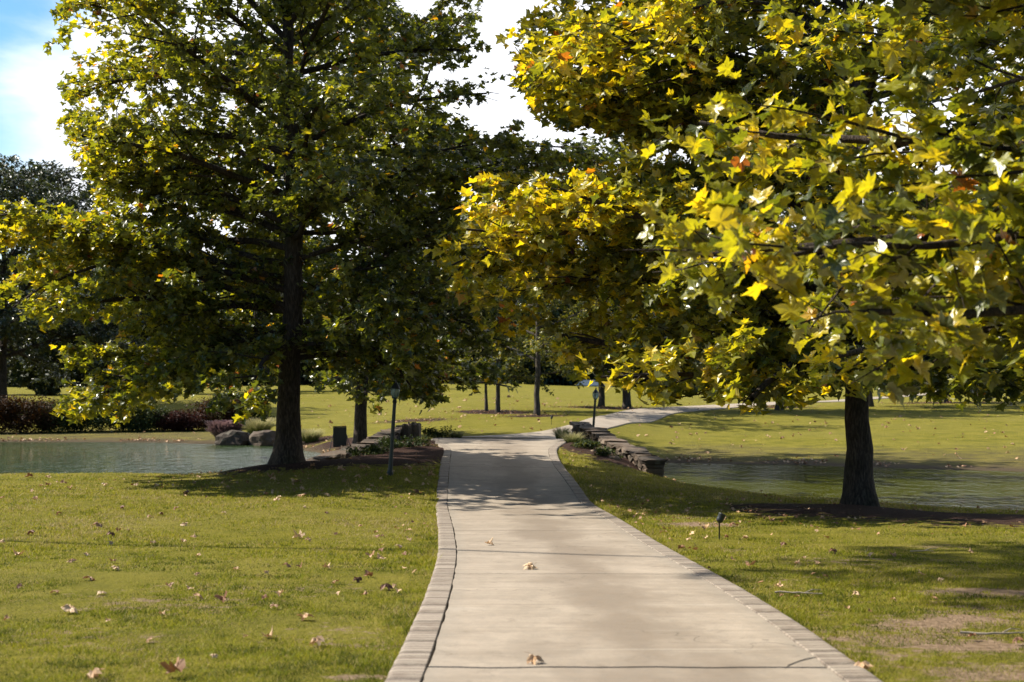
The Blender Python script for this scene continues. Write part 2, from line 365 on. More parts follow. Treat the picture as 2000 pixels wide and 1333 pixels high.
M_straw = bladem('straw_grass', [(0, (.06, .09, .02)), (.5, (.16, .18, .05)), (1, (.35, .30, .15))])
M_dead = leaf_mat('fallen_leaf', [(0, (.11, .045, .022)), (.35, (.27, .14, .07)), (.7, (.45, .28, .15)), (1, (.60, .44, .27))], .12, .6, .3, (1, .8, .6))

# ------------------------------------------------------------------ drive edges (x as a function of depth)
def edge(pts, zf):
    out = []
    for px, py in pts:
        x, y, z = hit(px, py); out.append((y, x))
    out.sort(); return np.array(out)
Lpix = [(640, 1560), (700, 1440), (757, 1333), (800, 1240), (838, 1150), (856, 1090), (856, 1040), (850, 985), (855, 940), (860, 905)]
Rpix = [(2060, 1560), (1870, 1440), (1705, 1333), (1600, 1250), (1450, 1157), (1300, 1073), (1200, 1010), (1130, 950), (1097, 912), (1089, 893)]
eL = edge(Lpix, 0); eR = edge(Rpix, 0)
eL = np.vstack([[(-4, -1.75 + .0)], [(3, -1.45)], eL, [(40.5, -1.95), (42.5, -2.35), (45, -2.6), (49, -2.6), (55, -.9)]])
eR = np.vstack([[(-4, 2.3)], [(3, 2.25)], eR, [(41, 1.28), (42.8, 1.62), (45, 1.75), (49, 2.2), (55, 3.6)]])
eL = eL[np.argsort(eL[:, 0])]; eR = eR[np.argsort(eR[:, 0])]
def smooth_interp(e, d):
    v = np.zeros_like(d); 
    for o in (-1.2, -.6, 0, .6, 1.2): v = v + np.interp(d + o, e[:, 0], e[:, 1])
    return v / 5
def xl(d): return smooth_interp(eL, np.asarray(d, float))
def xr(d): return smooth_interp(eR, np.asarray(d, float))
D_END = 49.0

# ------------------------------------------------------------------ ground sheet with mulch / bare soil attributes
mulch_e = []      # (x, y, rx, ry)
def mulch_amount(x, y):
    v = np.zeros(np.shape(x))
    for cx, cy, rx, ry in mulch_e:
        v = np.maximum(v, 1.25 - np.hypot((x - cx) / rx, (y - cy) / ry) * .75)
    return np.clip(v, 0, 1)
dirt_e = []
def dirt_amount(x, y):
    v = np.zeros(np.shape(x))
    for cx, cy, rx, ry, a in dirt_e:
        v = np.maximum(v, a * np.clip(1.35 - np.hypot((x - cx) / rx, (y - cy) / ry) * .8, 0, 1))
    return v
for px, py, wx, wy, a in ((1370, 1026, .62, .5, .9), (1340, 1000, .5, .5, .55), (1950, 1158, .75, .35, .95), (1880, 1212, .5, .25, .9), (1780, 1222, .4, .3, .85), (1930, 1265, .7, .3, .9), (1840, 1255, .5, .35, .8), (1980, 1320, .7, .35, .8), (1700, 1290, .3, .3, .6),
                         (1700, 1145, .25, .2, .5), (735, 1262, .16, .12, .7), (705, 1325, .2, .1, .8), (1620, 1200, .3, .3, .42), (1760, 1250, 1.1, .9, .52), (1930, 1200, .9, 1.0, .54), (1600, 1130, .8, .7, .36), (1350, 1010, .9, .9, .45), (1820, 1070, .7, .4, .45), (1430, 1075, .3, .3, .5), (330, 1180, 1.2, 1.0, .36), (120, 1250, 1.0, .8, .36), (640, 1240, .6, .7, .34), (500, 1150, 1.5, .8, .33), (1500, 1240, .5, .7, .36), (1700, 1100, 1.6, 1.2, .34)):
    x, y, z = hit(px, py); dirt_e.append((x, y, wx, wy, a))
def W(px, py, rx, ry):
    x, y, z = hit(px, py); mulch_e.append((x, y, rx, ry)); return x, y
mulch_e += [(7.0, 27.2, 2.7, 2.9), (9.2, 25.6, 3.4, 3.2), (5.3, 27.8, 1.0, 1.1)]
mulch_e += [(-5.4, 35.2, 2.0, 1.2), (-4.2, 36.0, 2.4, 1.5), (-3.0, 38.5, 1.6, 3.4), (-3.4, 43, 1.6, 3)]
mulch_e += [(2.2, 42.0, .9, 2.8), (2.9, 39.5, .8, 2.0)]
for px, py, rx, ry in ((950, 804, 1.9, 1.6), (975, 807, 1.9, 1.6), (1048, 813, 2.0, 1.8), (1175, 796, 2.6, 1.8), (1223, 799, 2.6, 2.0), (1522, 796, 3.0, 2.2), (810, 822, 2.8, 1.6), (663, 870, 1.4, 1.6), (600, 868, 1.6, 1.2), (705, 868, 1.2, 1.2), (1850, 787, 5, 2.5)): W(px, py, rx, ry)
def ground():
    yy = np.concatenate([np.linspace(-30, 4, 12), np.arange(4.5, 30, .22), np.arange(30, 66, .3), np.geomspace(66.5, 900, 70)])
    a = np.arange(0, 14, .22); b = np.geomspace(14.2, 700, 60); xx = np.concatenate([-b[::-1], -a[:0:-1], a, b])
    X, Y = np.meshgrid(xx, yy); Z = H(X, Y)
    near = np.exp(-((Y - 20) / 30) ** 2)
    Z = Z + (fbm(X, Y, 1.4) - .5) * .05 * near * ((X < xl(Y)) | (X > xr(Y)))
    mu = mulch_amount(X, Y); Z = Z + .08 * sstep(.3, .8, mu) * (Y < 60)
    # a shallow tray under the drive
    ins = (X > xl(Y) + .05) & (X < xr(Y) - .05) & (Y < D_END - .2)
    Z = np.where(ins, Z - .05, Z)
    ny, nx = X.shape; idx = np.arange(ny * nx).reshape(ny, nx)
    Q = np.stack([idx[:-1, :-1], idx[:-1, 1:], idx[1:, 1:], idx[1:, :-1]], -1).reshape(-1, 4)
    me = mesh_np('ground', np.stack([X, Y, Z], -1).reshape(-1, 3), Q, M_ground, {'mulch': mu.ravel(), 'dirt': dirt_amount(X, Y).ravel()}, True, 4)
    tag(link('ground', me), kind='structure')
ground()
def water(name, poly, mat):
    xs = [p[0] for p in poly]; ys = [p[1] for p in poly]; e = 3
    x0, x1, y0, y1 = min(xs) - e, max(xs) + e, min(ys) - e, max(ys) + e
    # the sheet follows the pond's outline a little wider than the shore
    cx, cy = sum(xs) / len(xs), sum(ys) / len(ys)
    V = [(cx, cy, ZW)]
    for i, (x, y) in enumerate(poly):
        n = poly[(i + 1) % len(poly)]; p = poly[i - 1]
        tx, ty = n[0] - p[0], n[1] - p[1]; L = math.hypot(tx, ty); V.append((x + ty / L * .9, y - tx / L * .9, ZW))
    n = len(poly); T = [(0, i + 1, (i + 1) % n + 1) for i in range(n)]
    # orientation check
    if (V[2][0] - V[1][0]) * (cy - V[1][1]) - (V[2][1] - V[1][1]) * (cx - V[1][0]) < 0: T = [t[::-1] for t in T]
    me = mesh_np(name, V, T, mat); tag(link(name, me), kind='structure')
water('pond', pondL, M_water); water('pond', pondR, M_water2)

# ------------------------------------------------------------------ drive
def strip(name, rows, cols_x, mat, thick=.09, uvfn=None):
    """rows (n), cols_x(n,m) x position; returns mesh object with skirt"""
    n, m = cols_x.shape
    return
def uvmesh(name, X, Y, Z, U, Vv, mat, closed_rows=None, smooth=False):
    ny, nx = X.shape
    idx = np.arange(ny * nx).reshape(ny, nx)
    Q = np.stack([idx[:-1, :-1], idx[:-1, 1:], idx[1:, 1:], idx[1:, :-1]], -1).reshape(-1, 4)
    me = mesh_np(name, np.stack([X, Y, Z], -1).reshape(-1, 3), Q, mat, None, smooth, 4)
    uvl = me.uv_layers.new(name='UVMap'); li = np.empty(len(me.loops), np.int32); me.loops.foreach_get('vertex_index', li)
    uvl.data.foreach_set('uv', np.stack([U.ravel()[li], Vv.ravel()[li]], -1).astype(np.float32).ravel()); return me
EW = .235; GAP = .010
def drive():
    rows = [np.arange(-4, D_END, .15)]
    for j in JOINTS:
        w = .007 if j != 9.5 else .020
        if j == 3.4: continue
        rows.append(np.array([j - w - .004, j - w, j + w, j + w + .004]))
    d = np.unique(np.concatenate(rows)); d = np.concatenate([d, [D_END]])
    hz = H0(np.zeros_like(d) + (xl(d) + xr(d)) / 2, d)
    ncol = 15; t = np.linspace(0, 1, ncol)
    L = xl(d) + EW + GAP + (vnoise(d * 0 + 3, d, .25) - .5) * .02; Rr = xr(d) - EW - GAP * .6 + (vnoise(d * 0 + 9, d, .3) - .5) * .012
    X = L[:, None] + (Rr - L)[:, None] * t[None]; Y = np.repeat(d[:, None], ncol, 1)
    HL = H0(xl(d), d); HR = H0(xr(d), d)
    tt = (X - xl(d)[:, None]) / (xr(d) - xl(d))[:, None]
    Z = (HL[:, None] * (1 - tt) + HR[:, None] * tt) * .35 + hz[:, None] * .65 + .035
    for j in JOINTS[1:]:
        w = .007 if j != 9.5 else .020
        m = (np.abs(Y - j) <= w + 1e-6); Z = np.where(m, Z - (.018 if j != 9.5 else .06), Z)
        mm = np.abs(Y - j) < .05; Y = np.where(mm, Y + (vnoise(X + 40, X * 0 + j, .35) - .5) * (.06 if j == 9.5 else .03), Y)
    # skirts
    X2 = np.hstack([X[:, :1], X, X[:, -1:]]); Y2 = np.hstack([Y[:, :1], Y, Y[:, -1:]]); Z2 = np.hstack([Z[:, :1] - .12, Z, Z[:, -1:] - .12])
    U = np.hstack([t[:1], t, t[-1:]])[None].repeat(len(d), 0)
    # end skirt
    X2 = np.vstack([X2, X2[-1:]]); Y2 = np.vstack([Y2, Y2[-1:] + .01]); Z2 = np.vstack([Z2, Z2[-1:] - .3]); U = np.vstack([U, U[-1:]])
    me = uvmesh('driveway', X2, Y2, Z2, U, Y2, M_conc)
    o = tag(link('driveway', me), kind='structure')
    # brick edging: rounded outer shoulder
    for side in (0, 1):
        s = np.arange(-4, D_END, .12); dd = s
        xo = xl(dd) if side == 0 else xr(dd); sg = 1 if side == 0 else -1
        prof = [(0, -.12), (0, -.012), (.012, .002), (.03, .008), (.06, .010), (.12, .009), (.18, .009), (EW - .006, .008), (EW, .0), (EW, -.12)]
        hzz = H0((xl(dd) + xr(dd)) / 2, dd) * .65 + .35 * H0(xo, dd) + .035
        jig = (vnoise(dd, dd * 0 + side, .12) - .5) * .012
        Xs = np.stack([xo + sg * (q[0] + (jig if q[0] < .05 else 0)) for q in prof], 1); Zs = np.stack([hzz + q[1] for q in prof], 1)
        Ys = np.repeat(dd[:, None], len(prof), 1)
        if side == 1: Xs, Zs = Xs[:, ::-1], Zs[:, ::-1]
        arc = np.concatenate([[0], np.cumsum(np.hypot(np.diff(xo), np.diff(dd)))])
        U = np.repeat(np.linspace(0, 1, len(prof))[None], len(dd), 0); Vv = np.repeat(arc[:, None], len(prof), 1)
        me = uvmesh('brick_edging', Xs, Ys, Zs, U, Vv, M_brick, smooth=False)
        tag(link('brick_edging', me), kind='structure')
    # soil showing in the joints
    n = len(d); 
    X = np.stack([xl(d) + .03, xr(d) - .03], 1); Y = np.stack([d, d], 1); Z = np.stack([HL, HR], 1) * .35 + hz[:, None] * .65 - .028
    me = uvmesh('joint_soil', X, Y, Z, X * 0, Y, M_dirtm); tag(link('joint_soil', me), kind='structure')
    cp = [hit(*q) for q in ((1533, 1319), (1541, 1311), (1560, 1306), (1572, 1300), (1590, 1297), (1606, 1292), (1630, 1290), (1652, 1288))]
    V = []
    for i, (x, y, z) in enumerate(cp):
        zz = float(H0((xl(y) + xr(y)) / 2, y)[0] * .65 + .35 * H0(x, y)[0]) + .039; w = (.004, .012, .010, .013, .009, .011, .008, .004)[i]; V += [(x, y - w, zz), (x, y + w, zz)]
    Q = [(2 * i, 2 * i + 2, 2 * i + 3, 2 * i + 1) for i in range(len(cp) - 1)]
    tag(link('pavement_crack', mesh_np('pavement_crack', V, Q, M_dirtm, None, False, 4)), kind='structure')
drive()
def far_drive():
    """the pale drive beyond the bridge, swinging off to the right"""
    hh = lambda px, py: hit(px, py, 50, 260)[:2]
    A = [(-2.6, 48.7), (-2.3, 51.5)] + [hh(*q) for q in ((1030, 850), (1088, 839), (1125, 829), (1200, 806), (1290, 797), (1400, 792), (1500, 787), (1640, 781), (1800, 770), (1950, 757))]
    B = [(1.95, 48.7), (2.3, 51), (3.0, 54)] + [hh(*q) for q in ((1175, 842), (1215, 831), (1300, 813), (1400, 800), (1500, 793.5), (1640, 785.5), (1800, 774), (1950, 760.5))]
    A.insert(1, (-2.5, 50)) if len(A) < len(B) else None
    B.append((B[-1][0] + 3, B[-1][1] + 3)) if len(B) < len(A) else None
    print('road', [tuple(round(float(v), 1) for v in q) for q in A], [tuple(round(float(v), 1) for v in q) for q in B])
    A = np.array(A); B = np.array(B); t = np.linspace(0, len(A) - 1, 180)
    k = np.arange(len(A)); 
    def sm(v): 
        r = 0
        for o in (-.4, -.2, 0, .2, .4): r = r + np.interp(t + o, k, v)
        return r / 5
    ax, ay, bx, by = sm(A[:, 0]), sm(A[:, 1]), sm(B[:, 0]), sm(B[:, 1])
    m = 7; q = np.linspace(0, 1, m)
    X = ax[:, None] * (1 - q) + bx[:, None] * q; Y = ay[:, None] * (1 - q) + by[:, None] * q
    c = H0((ax + bx) / 2, (ay + by) / 2); Z = H0(X, Y) + .05
    X = np.hstack([X[:, :1], X, X[:, -1:]]); Y = np.hstack([Y[:, :1], Y, Y[:, -1:]]); Z = np.hstack([Z[:, :1] - .25, Z, Z[:, -1:] - .25])
    tag(link('road', uvmesh('road', X, Y, Z, X * 0, Y, M_conc2)), kind='structure')
far_drive()

# ------------------------------------------------------------------ leaf batches
def leaf_template(detail):
    if detail == 0: o = [(0, 0), (.42, .35), (0, 1), (-.42, .35)]; return np.array(o), np.array([(0, 1, 2), (0, 2, 3)])
    if detail == 1: h = [(0, 0), (.30, -.06), (.56, .10), (.36, .26), (.64, .56), (.26, .60), (0, 1)]
    else: h = [(0, .02), (.16, -.07), (.38, -.06), (.58, .06), (.50, .14), (.46, .24), (.40, .28), (.58, .36), (.72, .62), (.52, .58), (.36, .62), (.25, .56), (.30, .74), (.16, .80), (0, 1.08)]
    o = h + [(-x, y) for x, y in h[-2:0:-1]]; n = len(o)
    if detail == 1:
        V = [(0, .32)] + o; T = [(0, i + 1, (i + 1) % n + 1) for i in range(n)]
    else:       # an inner ring lets the blade curl smoothly
        inn = [(x * .5, .32 + (y - .32) * .5) for x, y in o]; V = [(0, .32)] + inn + o; T = []
        for i in range(n):
            j = (i + 1) % n; T += [(0, 1 + i, 1 + j), (1 + i, 1 + n + i, 1 + n + j), (1 + i, 1 + n + j, 1 + j)]
    return np.array(V), np.array(T)
def leaf_veins(detail):
    V, T = leaf_template(detail)
    if detail < 1: return np.zeros(len(V))
    r = np.hypot(V[:, 0], V[:, 1] - .32)
    v = np.zeros(len(V)); v[0] = 1
    ring = np.arange(1, 1 + (len(V) - 1) // (2 if detail == 2 else 1)); nr = len(ring)
    for base_ in ([1] if detail == 1 else [1, 1 + nr]):
        rr = r[base_:base_ + nr]
        for i in range(nr):
            if rr[i] > rr[i - 1] and rr[i] > rr[(i + 1) % nr]: v[base_ + i] = 1
        v[base_] = 1
    return v
def leaves(pos, out, size, hue, detail, rg, upbias=.6, curl=.25):
    tv, tt = leaf_template(detail); n = len(pos); m = len(tv)
    nrm = rg.normal(size=(n, 3)); nrm /= np.linalg.norm(nrm, axis=1)[:, None]; nrm[:, 2] = np.abs(nrm[:, 2]) + upbias
    nrm /= np.linalg.norm(nrm, axis=1)[:, None]
    tip = out + rg.normal(size=(n, 3)) * .55; tip[:, 2] -= .35
    tip -= nrm * np.sum(tip * nrm, 1)[:, None]; tip /= np.linalg.norm(tip, axis=1)[:, None] + 1e-9
    side = np.cross(tip, nrm)
    sz = size * rg.uniform(.62, 1.25, n); fold = rg.uniform(.05, .55, n); cu = rg.uniform(-.2, 1, n) * curl * 1.6
    tx, ty = tv[:, 0], tv[:, 1]
    zz = fold[:, None] * np.abs(tx)[None] - cu[:, None] * (ty ** 2)[None] + rg.normal(size=(n, m)) * .05
    P = pos[:, None] + sz[:, None, None] * (tx[None, :, None] * side[:, None] + ty[None, :, None] * tip[:, None] + zz[..., None] * nrm[:, None])
    T = (tt[None] + (np.arange(n) * m)[:, None, None]).reshape(-1, 3)
    return P.reshape(-1, 3), T, np.repeat(hue, m)
def tubes(lines, sides_fn):
    """lines: list of (pts (n,3), radii (n))"""
    VV, TT = [], []; base = 0
    for pts, rad in lines:
        pts = np.asarray(pts, float); rad = np.asarray(rad, float); n = len(pts); s = sides_fn(rad[0])
        tg = np.gradient(pts, axis=0); tg /= np.linalg.norm(tg, axis=1)[:, None] + 1e-9
        ref = np.array([0, 0, 1.]) if abs(tg[0, 2]) < .9 else np.array([1., 0, 0])
        u = np.cross(tg, ref); u /= np.linalg.norm(u, axis=1)[:, None] + 1e-9; v = np.cross(tg, u)
        a = np.arange(s) / s * 2 * math.pi
        V = pts[:, None] + rad[:, None, None] * (np.cos(a)[None, :, None] * u[:, None] + np.sin(a)[None, :, None] * v[:, None])
        idx = np.arange(n * s).reshape(n, s) + base
        q = np.stack([idx[:-1], np.roll(idx, -1, 1)[:-1], np.roll(idx, -1, 1)[1:], idx[1:]], -1).reshape(-1, 4)
        VV.append(V.reshape(-1, 3)); TT.append(q); base += n * s
    return np.vstack(VV), np.vstack(TT)
def unit(v): return v / (np.linalg.norm(v) + 1e-9)

def gen_tree(name, label, cat, base, seed, Ht, r0, clear, reach, n_limbs, leaf_size, lpt, detail=1, allow=None, hue_fn=None, mat=None, bmat=None,
             el=(0, 60), droop=.12, sec_step=.6, twig_step=.38, lean=(0, 0), group=None, upbias=.6, flare=1.5, sink=.1, seclen=.42, tspread=.5, extra_limbs=(), thin=None, limb_k=.012, shoots=1.2):
    rg = np.random.default_rng(seed); mat = mat or M_leaf; bmat = bmat or M_bark
    base = np.array(base, float); ok = allow or (lambda P: np.ones(np.shape(P)[:-1], bool))
    # trunk
    nt_ = 26; t = np.linspace(0, 1, nt_); wob = np.cumsum(rg.normal(size=(nt_, 2)) * .035 * Ht / nt_ * 1.6, 0)
    tp = np.stack([lean[0] * t + wob[:, 0], lean[1] * t + wob[:, 1], t * Ht - sink * (t == 0)], -1)
    tr = r0 * np.clip(1 - t, .02, 1) ** .85 * (1 + (flare - 1) * np.exp(-t * Ht / .35)); 
    # finer rings near the foot
    ft = np.array([0, .012, .03, .06]); 
    lines_t = []
    tq = np.unique(np.concatenate([ft * min(1, 12 / Ht), t])); tpf = np.stack([np.interp(tq, t, tp[:, i]) for i in range(3)], -1)
    trf = r0 * np.clip(1 - tq, .02, 1) ** .85 * (1 + (flare - 1) * np.exp(-tq * Ht / .35))
    tpf[0, 2] = -sink - .15
    Vt, Qt = tubes([(tpf, trf)], lambda r: 20)
    # root flutes and bark irregularity
    ang = np.arctan2(Vt[:, 1], Vt[:, 0]); rr = np.hypot(Vt[:, 0], Vt[:, 1]); hh = np.clip(Vt[:, 2], 0, None)
    k = 1 + .10 * np.exp(-hh / .4) * np.sin(ang * 5 + seed) + .035 * np.sin(ang * 3 + hh * .8) + rg.normal(size=len(ang)) * .012
    low = hh < 2.5; Vt[low, 0] *= k[low]; Vt[low, 1] *= k[low]
    lines = []; LP, LO, LD = [], [], []
    def at(h): return np.array([np.interp(h / Ht, t, tp[:, i]) for i in range(3)]), np.interp(h / Ht, t, tr)
    limbs = []
    for i in range(n_limbs):
        f = (i + rg.uniform(0, .8)) / n_limbs; h = clear + (Ht * .97 - clear) * f ** 1.1
        az = i * 2.39996 + rg.normal() * .3; limbs.append((h, az, None))
    for e in extra_limbs: limbs.append(tuple(e) + (None,) * (5 - len(e)))
    for h, az, Lover, eo, do in [tuple(q) + (None,) * (5 - len(q)) for q in limbs]:
        f = (h - clear) / (Ht - clear)
        p0, rt = at(h); e0 = R(el[0] + (el[1] - el[0]) * max(f, 0) + rg.normal() * 6) if eo is None else R(eo)
        rc = Lover or reach(h, az) * rg.uniform(.8, 1.08)
        L = rc / max(math.cos(e0), .45); L = max(L, .6)
        ns = max(5, int(L / .7)); dr = np.array([math.cos(az) * math.cos(e0), math.sin(az) * math.cos(e0), math.sin(e0)])
        pts = [p0]; d = dr.copy()
        for s in range(ns):
            d = unit(d + rg.normal(size=3) * .09 + np.array([0, 0, (-(do or droop) if (f < .55 or do) else .03) * (1.4 * s / ns) * 6.0 / ns]))
            pts.append(pts[-1] + d * L / ns)
        pts = np.array(pts); a_ok = ok(pts + base)
        cut = len(pts)
        for s in range(2, len(pts)):
            if not a_ok[s]: cut = s; break
        if cut < 4 and Lover is None and cut < len(pts): continue
        full = len(pts); pts = pts[:max(cut, 3)]
        rl = min(rt * .55, .018 + limb_k * L); rad = rl * np.linspace(1, 1 - .85 * (len(pts) - 1) / (full - 1), len(pts)) + .004
        lines.append((pts, rad))
        # leafy shoots straight off the limb
        for j in range(int(len(pts) * shoots)):
            q = rg.uniform(.3, len(pts) - 1.01); i0 = int(q); p = pts[i0] + (pts[i0 + 1] - pts[i0]) * (q - i0); d3 = unit(rg.normal(size=3) + [0, 0, .2]); l3 = rg.uniform(.25, .8)
            if not ok((p + d3 * l3 + base)[None])[0]: continue
            nl = rg.poisson(lpt * .9) + 1; lines.append((np.array([p, p + d3 * l3]), np.array([.007, .003])))
            LP.append(p + d3 * l3 * rg.uniform(.1, 1.1, nl)[:, None] + rg.normal(size=(nl, 3)) * leaf_size * .5); LO.append(np.repeat(d3[None], nl, 0)); LD.append(np.full(nl, np.clip(rg.normal() * .09 - .03, -.3, .02)))
        # secondaries
        seg = np.linalg.norm(np.diff(pts, axis=0), axis=1).sum(); nsec = max(2, int(seg / sec_step)); 
        for j in range(nsec + 1):
            s = .16 + .84 * (j + rg.uniform(0, .5)) / (nsec + .5); s = min(s, 1)
            q = s * (len(pts) - 1); i0 = min(int(q), len(pts) - 2); p = pts[i0] + (pts[i0 + 1] - pts[i0]) * (q - i0); ld = unit(pts[i0 + 1] - pts[i0])
            sd = unit(np.cross(ld, [0, 0, 1])); sg = 1 if j % 2 else -1
            w = rg.uniform(.5, 1.1) if s < .97 else .1
            d2 = unit(ld + sd * sg * w + np.array([0, 0, rg.uniform(-.35, .5)]))
            l2 = L * seclen * (1.05 - .65 * s) * rg.uniform(.6, 1.2) + .25
            n2 = 4; pp = [p]; dd = d2.copy()
            for _ in range(n2): dd = unit(dd + rg.normal(size=3) * .16 + np.array([0, 0, -.03])); pp.append(pp[-1] + dd * l2 / n2)
            pp = np.array(pp)
            oks = ok(pp + base)
            if not oks[2]: continue
            npk = 5 if oks[3] and oks[4] else (4 if oks[3] else 3)
            lines.append((pp[:npk], np.linspace(.006 + .008 * l2, .004, 5)[:npk]))
            ntw = max(2, int(l2 / twig_step))
            for b in range(ntw + 1):
                s2 = .2 + .8 * (b + rg.uniform(0, .6)) / (ntw + .6); s2 = min(s2, 1); q2 = s2 * 4; i2 = min(int(q2), 3)
                p2 = pp[i2] + (pp[i2 + 1] - pp[i2]) * (q2 - i2); bd = unit(pp[i2 + 1] - pp[i2])
                d3 = unit(bd + rg.normal(size=3) * .65); l3 = rg.uniform(.3, .75) * tspread * 1.6
                e3 = p2 + d3 * l3
                if not ok((e3 + base)[None])[0]: continue
                if b % 2 == 0: lines.append((np.array([p2, (p2 + e3) / 2 + rg.normal(size=3) * .02, e3]), np.array([.006, .005, .003])))
                nl = rg.poisson(lpt * (1.0 if thin is None else float(np.interp(e3[2], thin[0], thin[1])))) + 1; tt_ = rg.uniform(.15, 1.05, nl)
                LP.append(p2 + d3 * l3 * tt_[:, None] + rg.normal(size=(nl, 3)) * leaf_size * .45); LO.append(np.repeat(d3[None], nl, 0)); LD.append(np.full(nl, np.clip(rg.normal() * .09 - .03, -.3, .02)))
    LP = np.vstack(LP); LO = np.vstack(LO); LD = np.concatenate(LD)
    hue = np.clip((hue_fn(LP + base, LP, rg) if hue_fn else rg.normal(.45, .18, len(LP))) + LD, 0, 1)
    V, T, hv = leaves(LP, LO, leaf_size, hue, detail, rg, upbias)
    root = empty(name, base); tag(root, label, cat, group)
    link('trunk', mesh_np('trunk', Vt, Qt, bmat, None, True, 4), root)
    Vb, Qb = tubes(lines, lambda r: 8 if r > .06 else (5 if r > .02 else 3))
    link('branches', mesh_np('branches', Vb, Qb, bmat, None, True, 4), root)
    link('crown', mesh_np('crown', V, T, mat, {'hue': hv, 'vein': np.tile(leaf_veins(detail), len(LP))}, detail == 2), root)
    print(name, 'leaves', len(LP), 'lines', len(lines))
    return root

# silhouettes of the crowns against the sky and the lawn, used to prune the boughs
GAP_A = [(945, -150), (1085, -150), (1080, 0), (1050, 25), (990, 72), (985, 110), (1010, 165), (1035, 215), (1000, 235), (960, 275), (925, 245), (880, 232), (850, 205), (930, 205), (985, 205), (975, 120), (938, 45)]
GAP_B = [(1085, 240), (1215, 255), (1215, 300), (1130, 290), (1090, 275)]
GAP_C = [(770, -200), (860, -200), (850, 20), (800, 30), (770, 12)]
def in_any(px, py, polys):
    r = np.zeros(np.shape(px), bool)
    for p in polys: r |= inpoly(px, py, p)
    return r
SIL1 = [(115, -1500), (112, 20), (125, 62), (40, 88), (45, 112), (100, 145), (120, 195), (105, 230), (130, 290), (170, 345), (160, 395), (60, 390), (-60, 400), (-500, 420), (-500, 560), (-100, 600), (20, 600), (120, 640), (105, 690), (98, 740), (112, 800), (160, 848), (185, 800), (232, 818), (262, 868), (300, 790), (345, 765), (430, 800), (465, 832), (530, 800), (545, 700), (590, 700), (622, 800), (690, 770), (720, 808), (765, 765), (850, 800), (880, 750), (1010, 765), (1010, 560), (1060, 440), (1100, 345), (1235, 350), (1240, 265), (1130, 268), (1060, 275), (1012, 236), (1000, 150), (950, 0), (950, -1500)]
def allow1(P):
    px, py = project(P); return inpoly(px, py, SIL1) & ~in_any(px, py, [GAP_A, GAP_C])
SIL3 = [(1090, -2000), (1085, 0), (990, 72), (985, 112), (1015, 175), (1040, 195), (1040, 235), (1100, 248), (1215, 255), (1230, 330), (1130, 330), (1080, 350), (1000, 335), (910, 345), (905, 440), (862, 490), (862, 545), (885, 640), (960, 655), (1050, 640), (1090, 700), (1160, 740), (1250, 765), (1290, 800), (1330, 765), (1440, 790), (1500, 800), (1570, 790), (1640, 780), (1800, 775), (2600, 820), (2600, -2000)]
def allow3(P):
    px, py = project(P); return inpoly(px, py, SIL3) & ~inpoly(px, py, [(1235, 300), (1300, 280), (1380, 296), (1355, 332), (1270, 328)])
SIL4 = [(1400, -3000), (1375, 60), (1360, 150), (1385, 230), (1200, 270), (1190, 400), (1215, 490), (1300, 560), (1480, 560), (1545, 600), (1560, 700), (1660, 760), (1740, 790), (2000, 770), (2400, 900), (9000, 2000), (9000, -3000)]
def allow4(P):
    px, py = project(P); return inpoly(px, py, SIL4) | (P[..., 1] < 3) | (px > 2100)

def base_at(px, py, d):
    x = (px - CX) / F * d; return (x, d, G(x, d))
# left sycamore
b1 = base_at(560, 910, 35)
def hue1(Pw, Pl, rg):
    left = np.clip(-Pl[:, 0] / 6, -1, 1); r = np.hypot(Pl[:, 0], Pl[:, 1]) / 6.5
    h = .28 + .14 * left + .15 * r + rg.normal(size=len(Pl)) * .13
    h = np.minimum(h + .05, .82); sp = rg.random(len(Pl)); return np.where(sp < .02, rg.uniform(.88, 1, len(Pl)), h)
gen_tree('sycamore_tree', 'large spreading sycamore with thick dark trunk on the left pond bank', 'tree', b1, 11, 17.5, .30, 2.6,
         lambda h, az: 7.3 * (1 - max(0, (h - 7) / 13) ** 1.5) * (.92 + .12 * math.cos(az - math.pi)), 66, .165, 17, 1, allow1, hue1, el=(0, 58), droop=.17, flare=1.75, sec_step=.50, twig_step=.38, shoots=2.0, limb_k=.0095, thin=((4, 7, 10), (1.05, .75, .46)),
         extra_limbs=[(4.5, math.pi + .1, 8.3, 14, .12), (5.6, math.pi - .2, 8.3, 16, .12), (3.8, math.pi + .35, 8.0, 10, .14), (6.6, math.pi + .05, 8.2, 18, .10), (3.0, math.pi + .15, 5.6, 0, .32), (3.3, math.pi - .3, 6.2, 2, .30), (2.9, math.pi + .6, 5.2, 0, .34), (2.8, .35, 4.6, 4, .34), (3.0, -.5, 4.4, 4, .34), (12, math.pi + .1, 7.0, 30, .05), (13.5, math.pi - .1, 6.2, 30, .05)])
# second, darker sycamore beside the bridge wall
b2 = base_at(703, 868, 52)
gen_tree('sycamore_tree', 'darker sycamore behind the left stone wall, beside the standing black board', 'tree', b2, 23, 17, .235, 2.4,
         lambda h, az: 6.8 * (1 - max(0, (h - 8) / 12) ** 1.5) + .3, 54, .21, 17, 1, allow1, lambda Pw, Pl, rg: np.where(rg.random(len(Pl)) < .03, .93, rg.normal(.30, .15, len(Pl))), el=(0, 60), droop=.12, sec_step=.7, twig_step=.5, lean=(.2, -.1), thin=((4, 8), (.85, .5)),
         extra_limbs=[(10.4, -.25, 9.6, 2), (9.6, .1, 8.4, 4), (10.8, -.1, 9.4, 4), (8.6, -.2, 8.0, 4), (7.4, .1, 7.8, 4), (6.2, -.3, 7.4, 4), (11.2, -.4, 8.8, 3)])
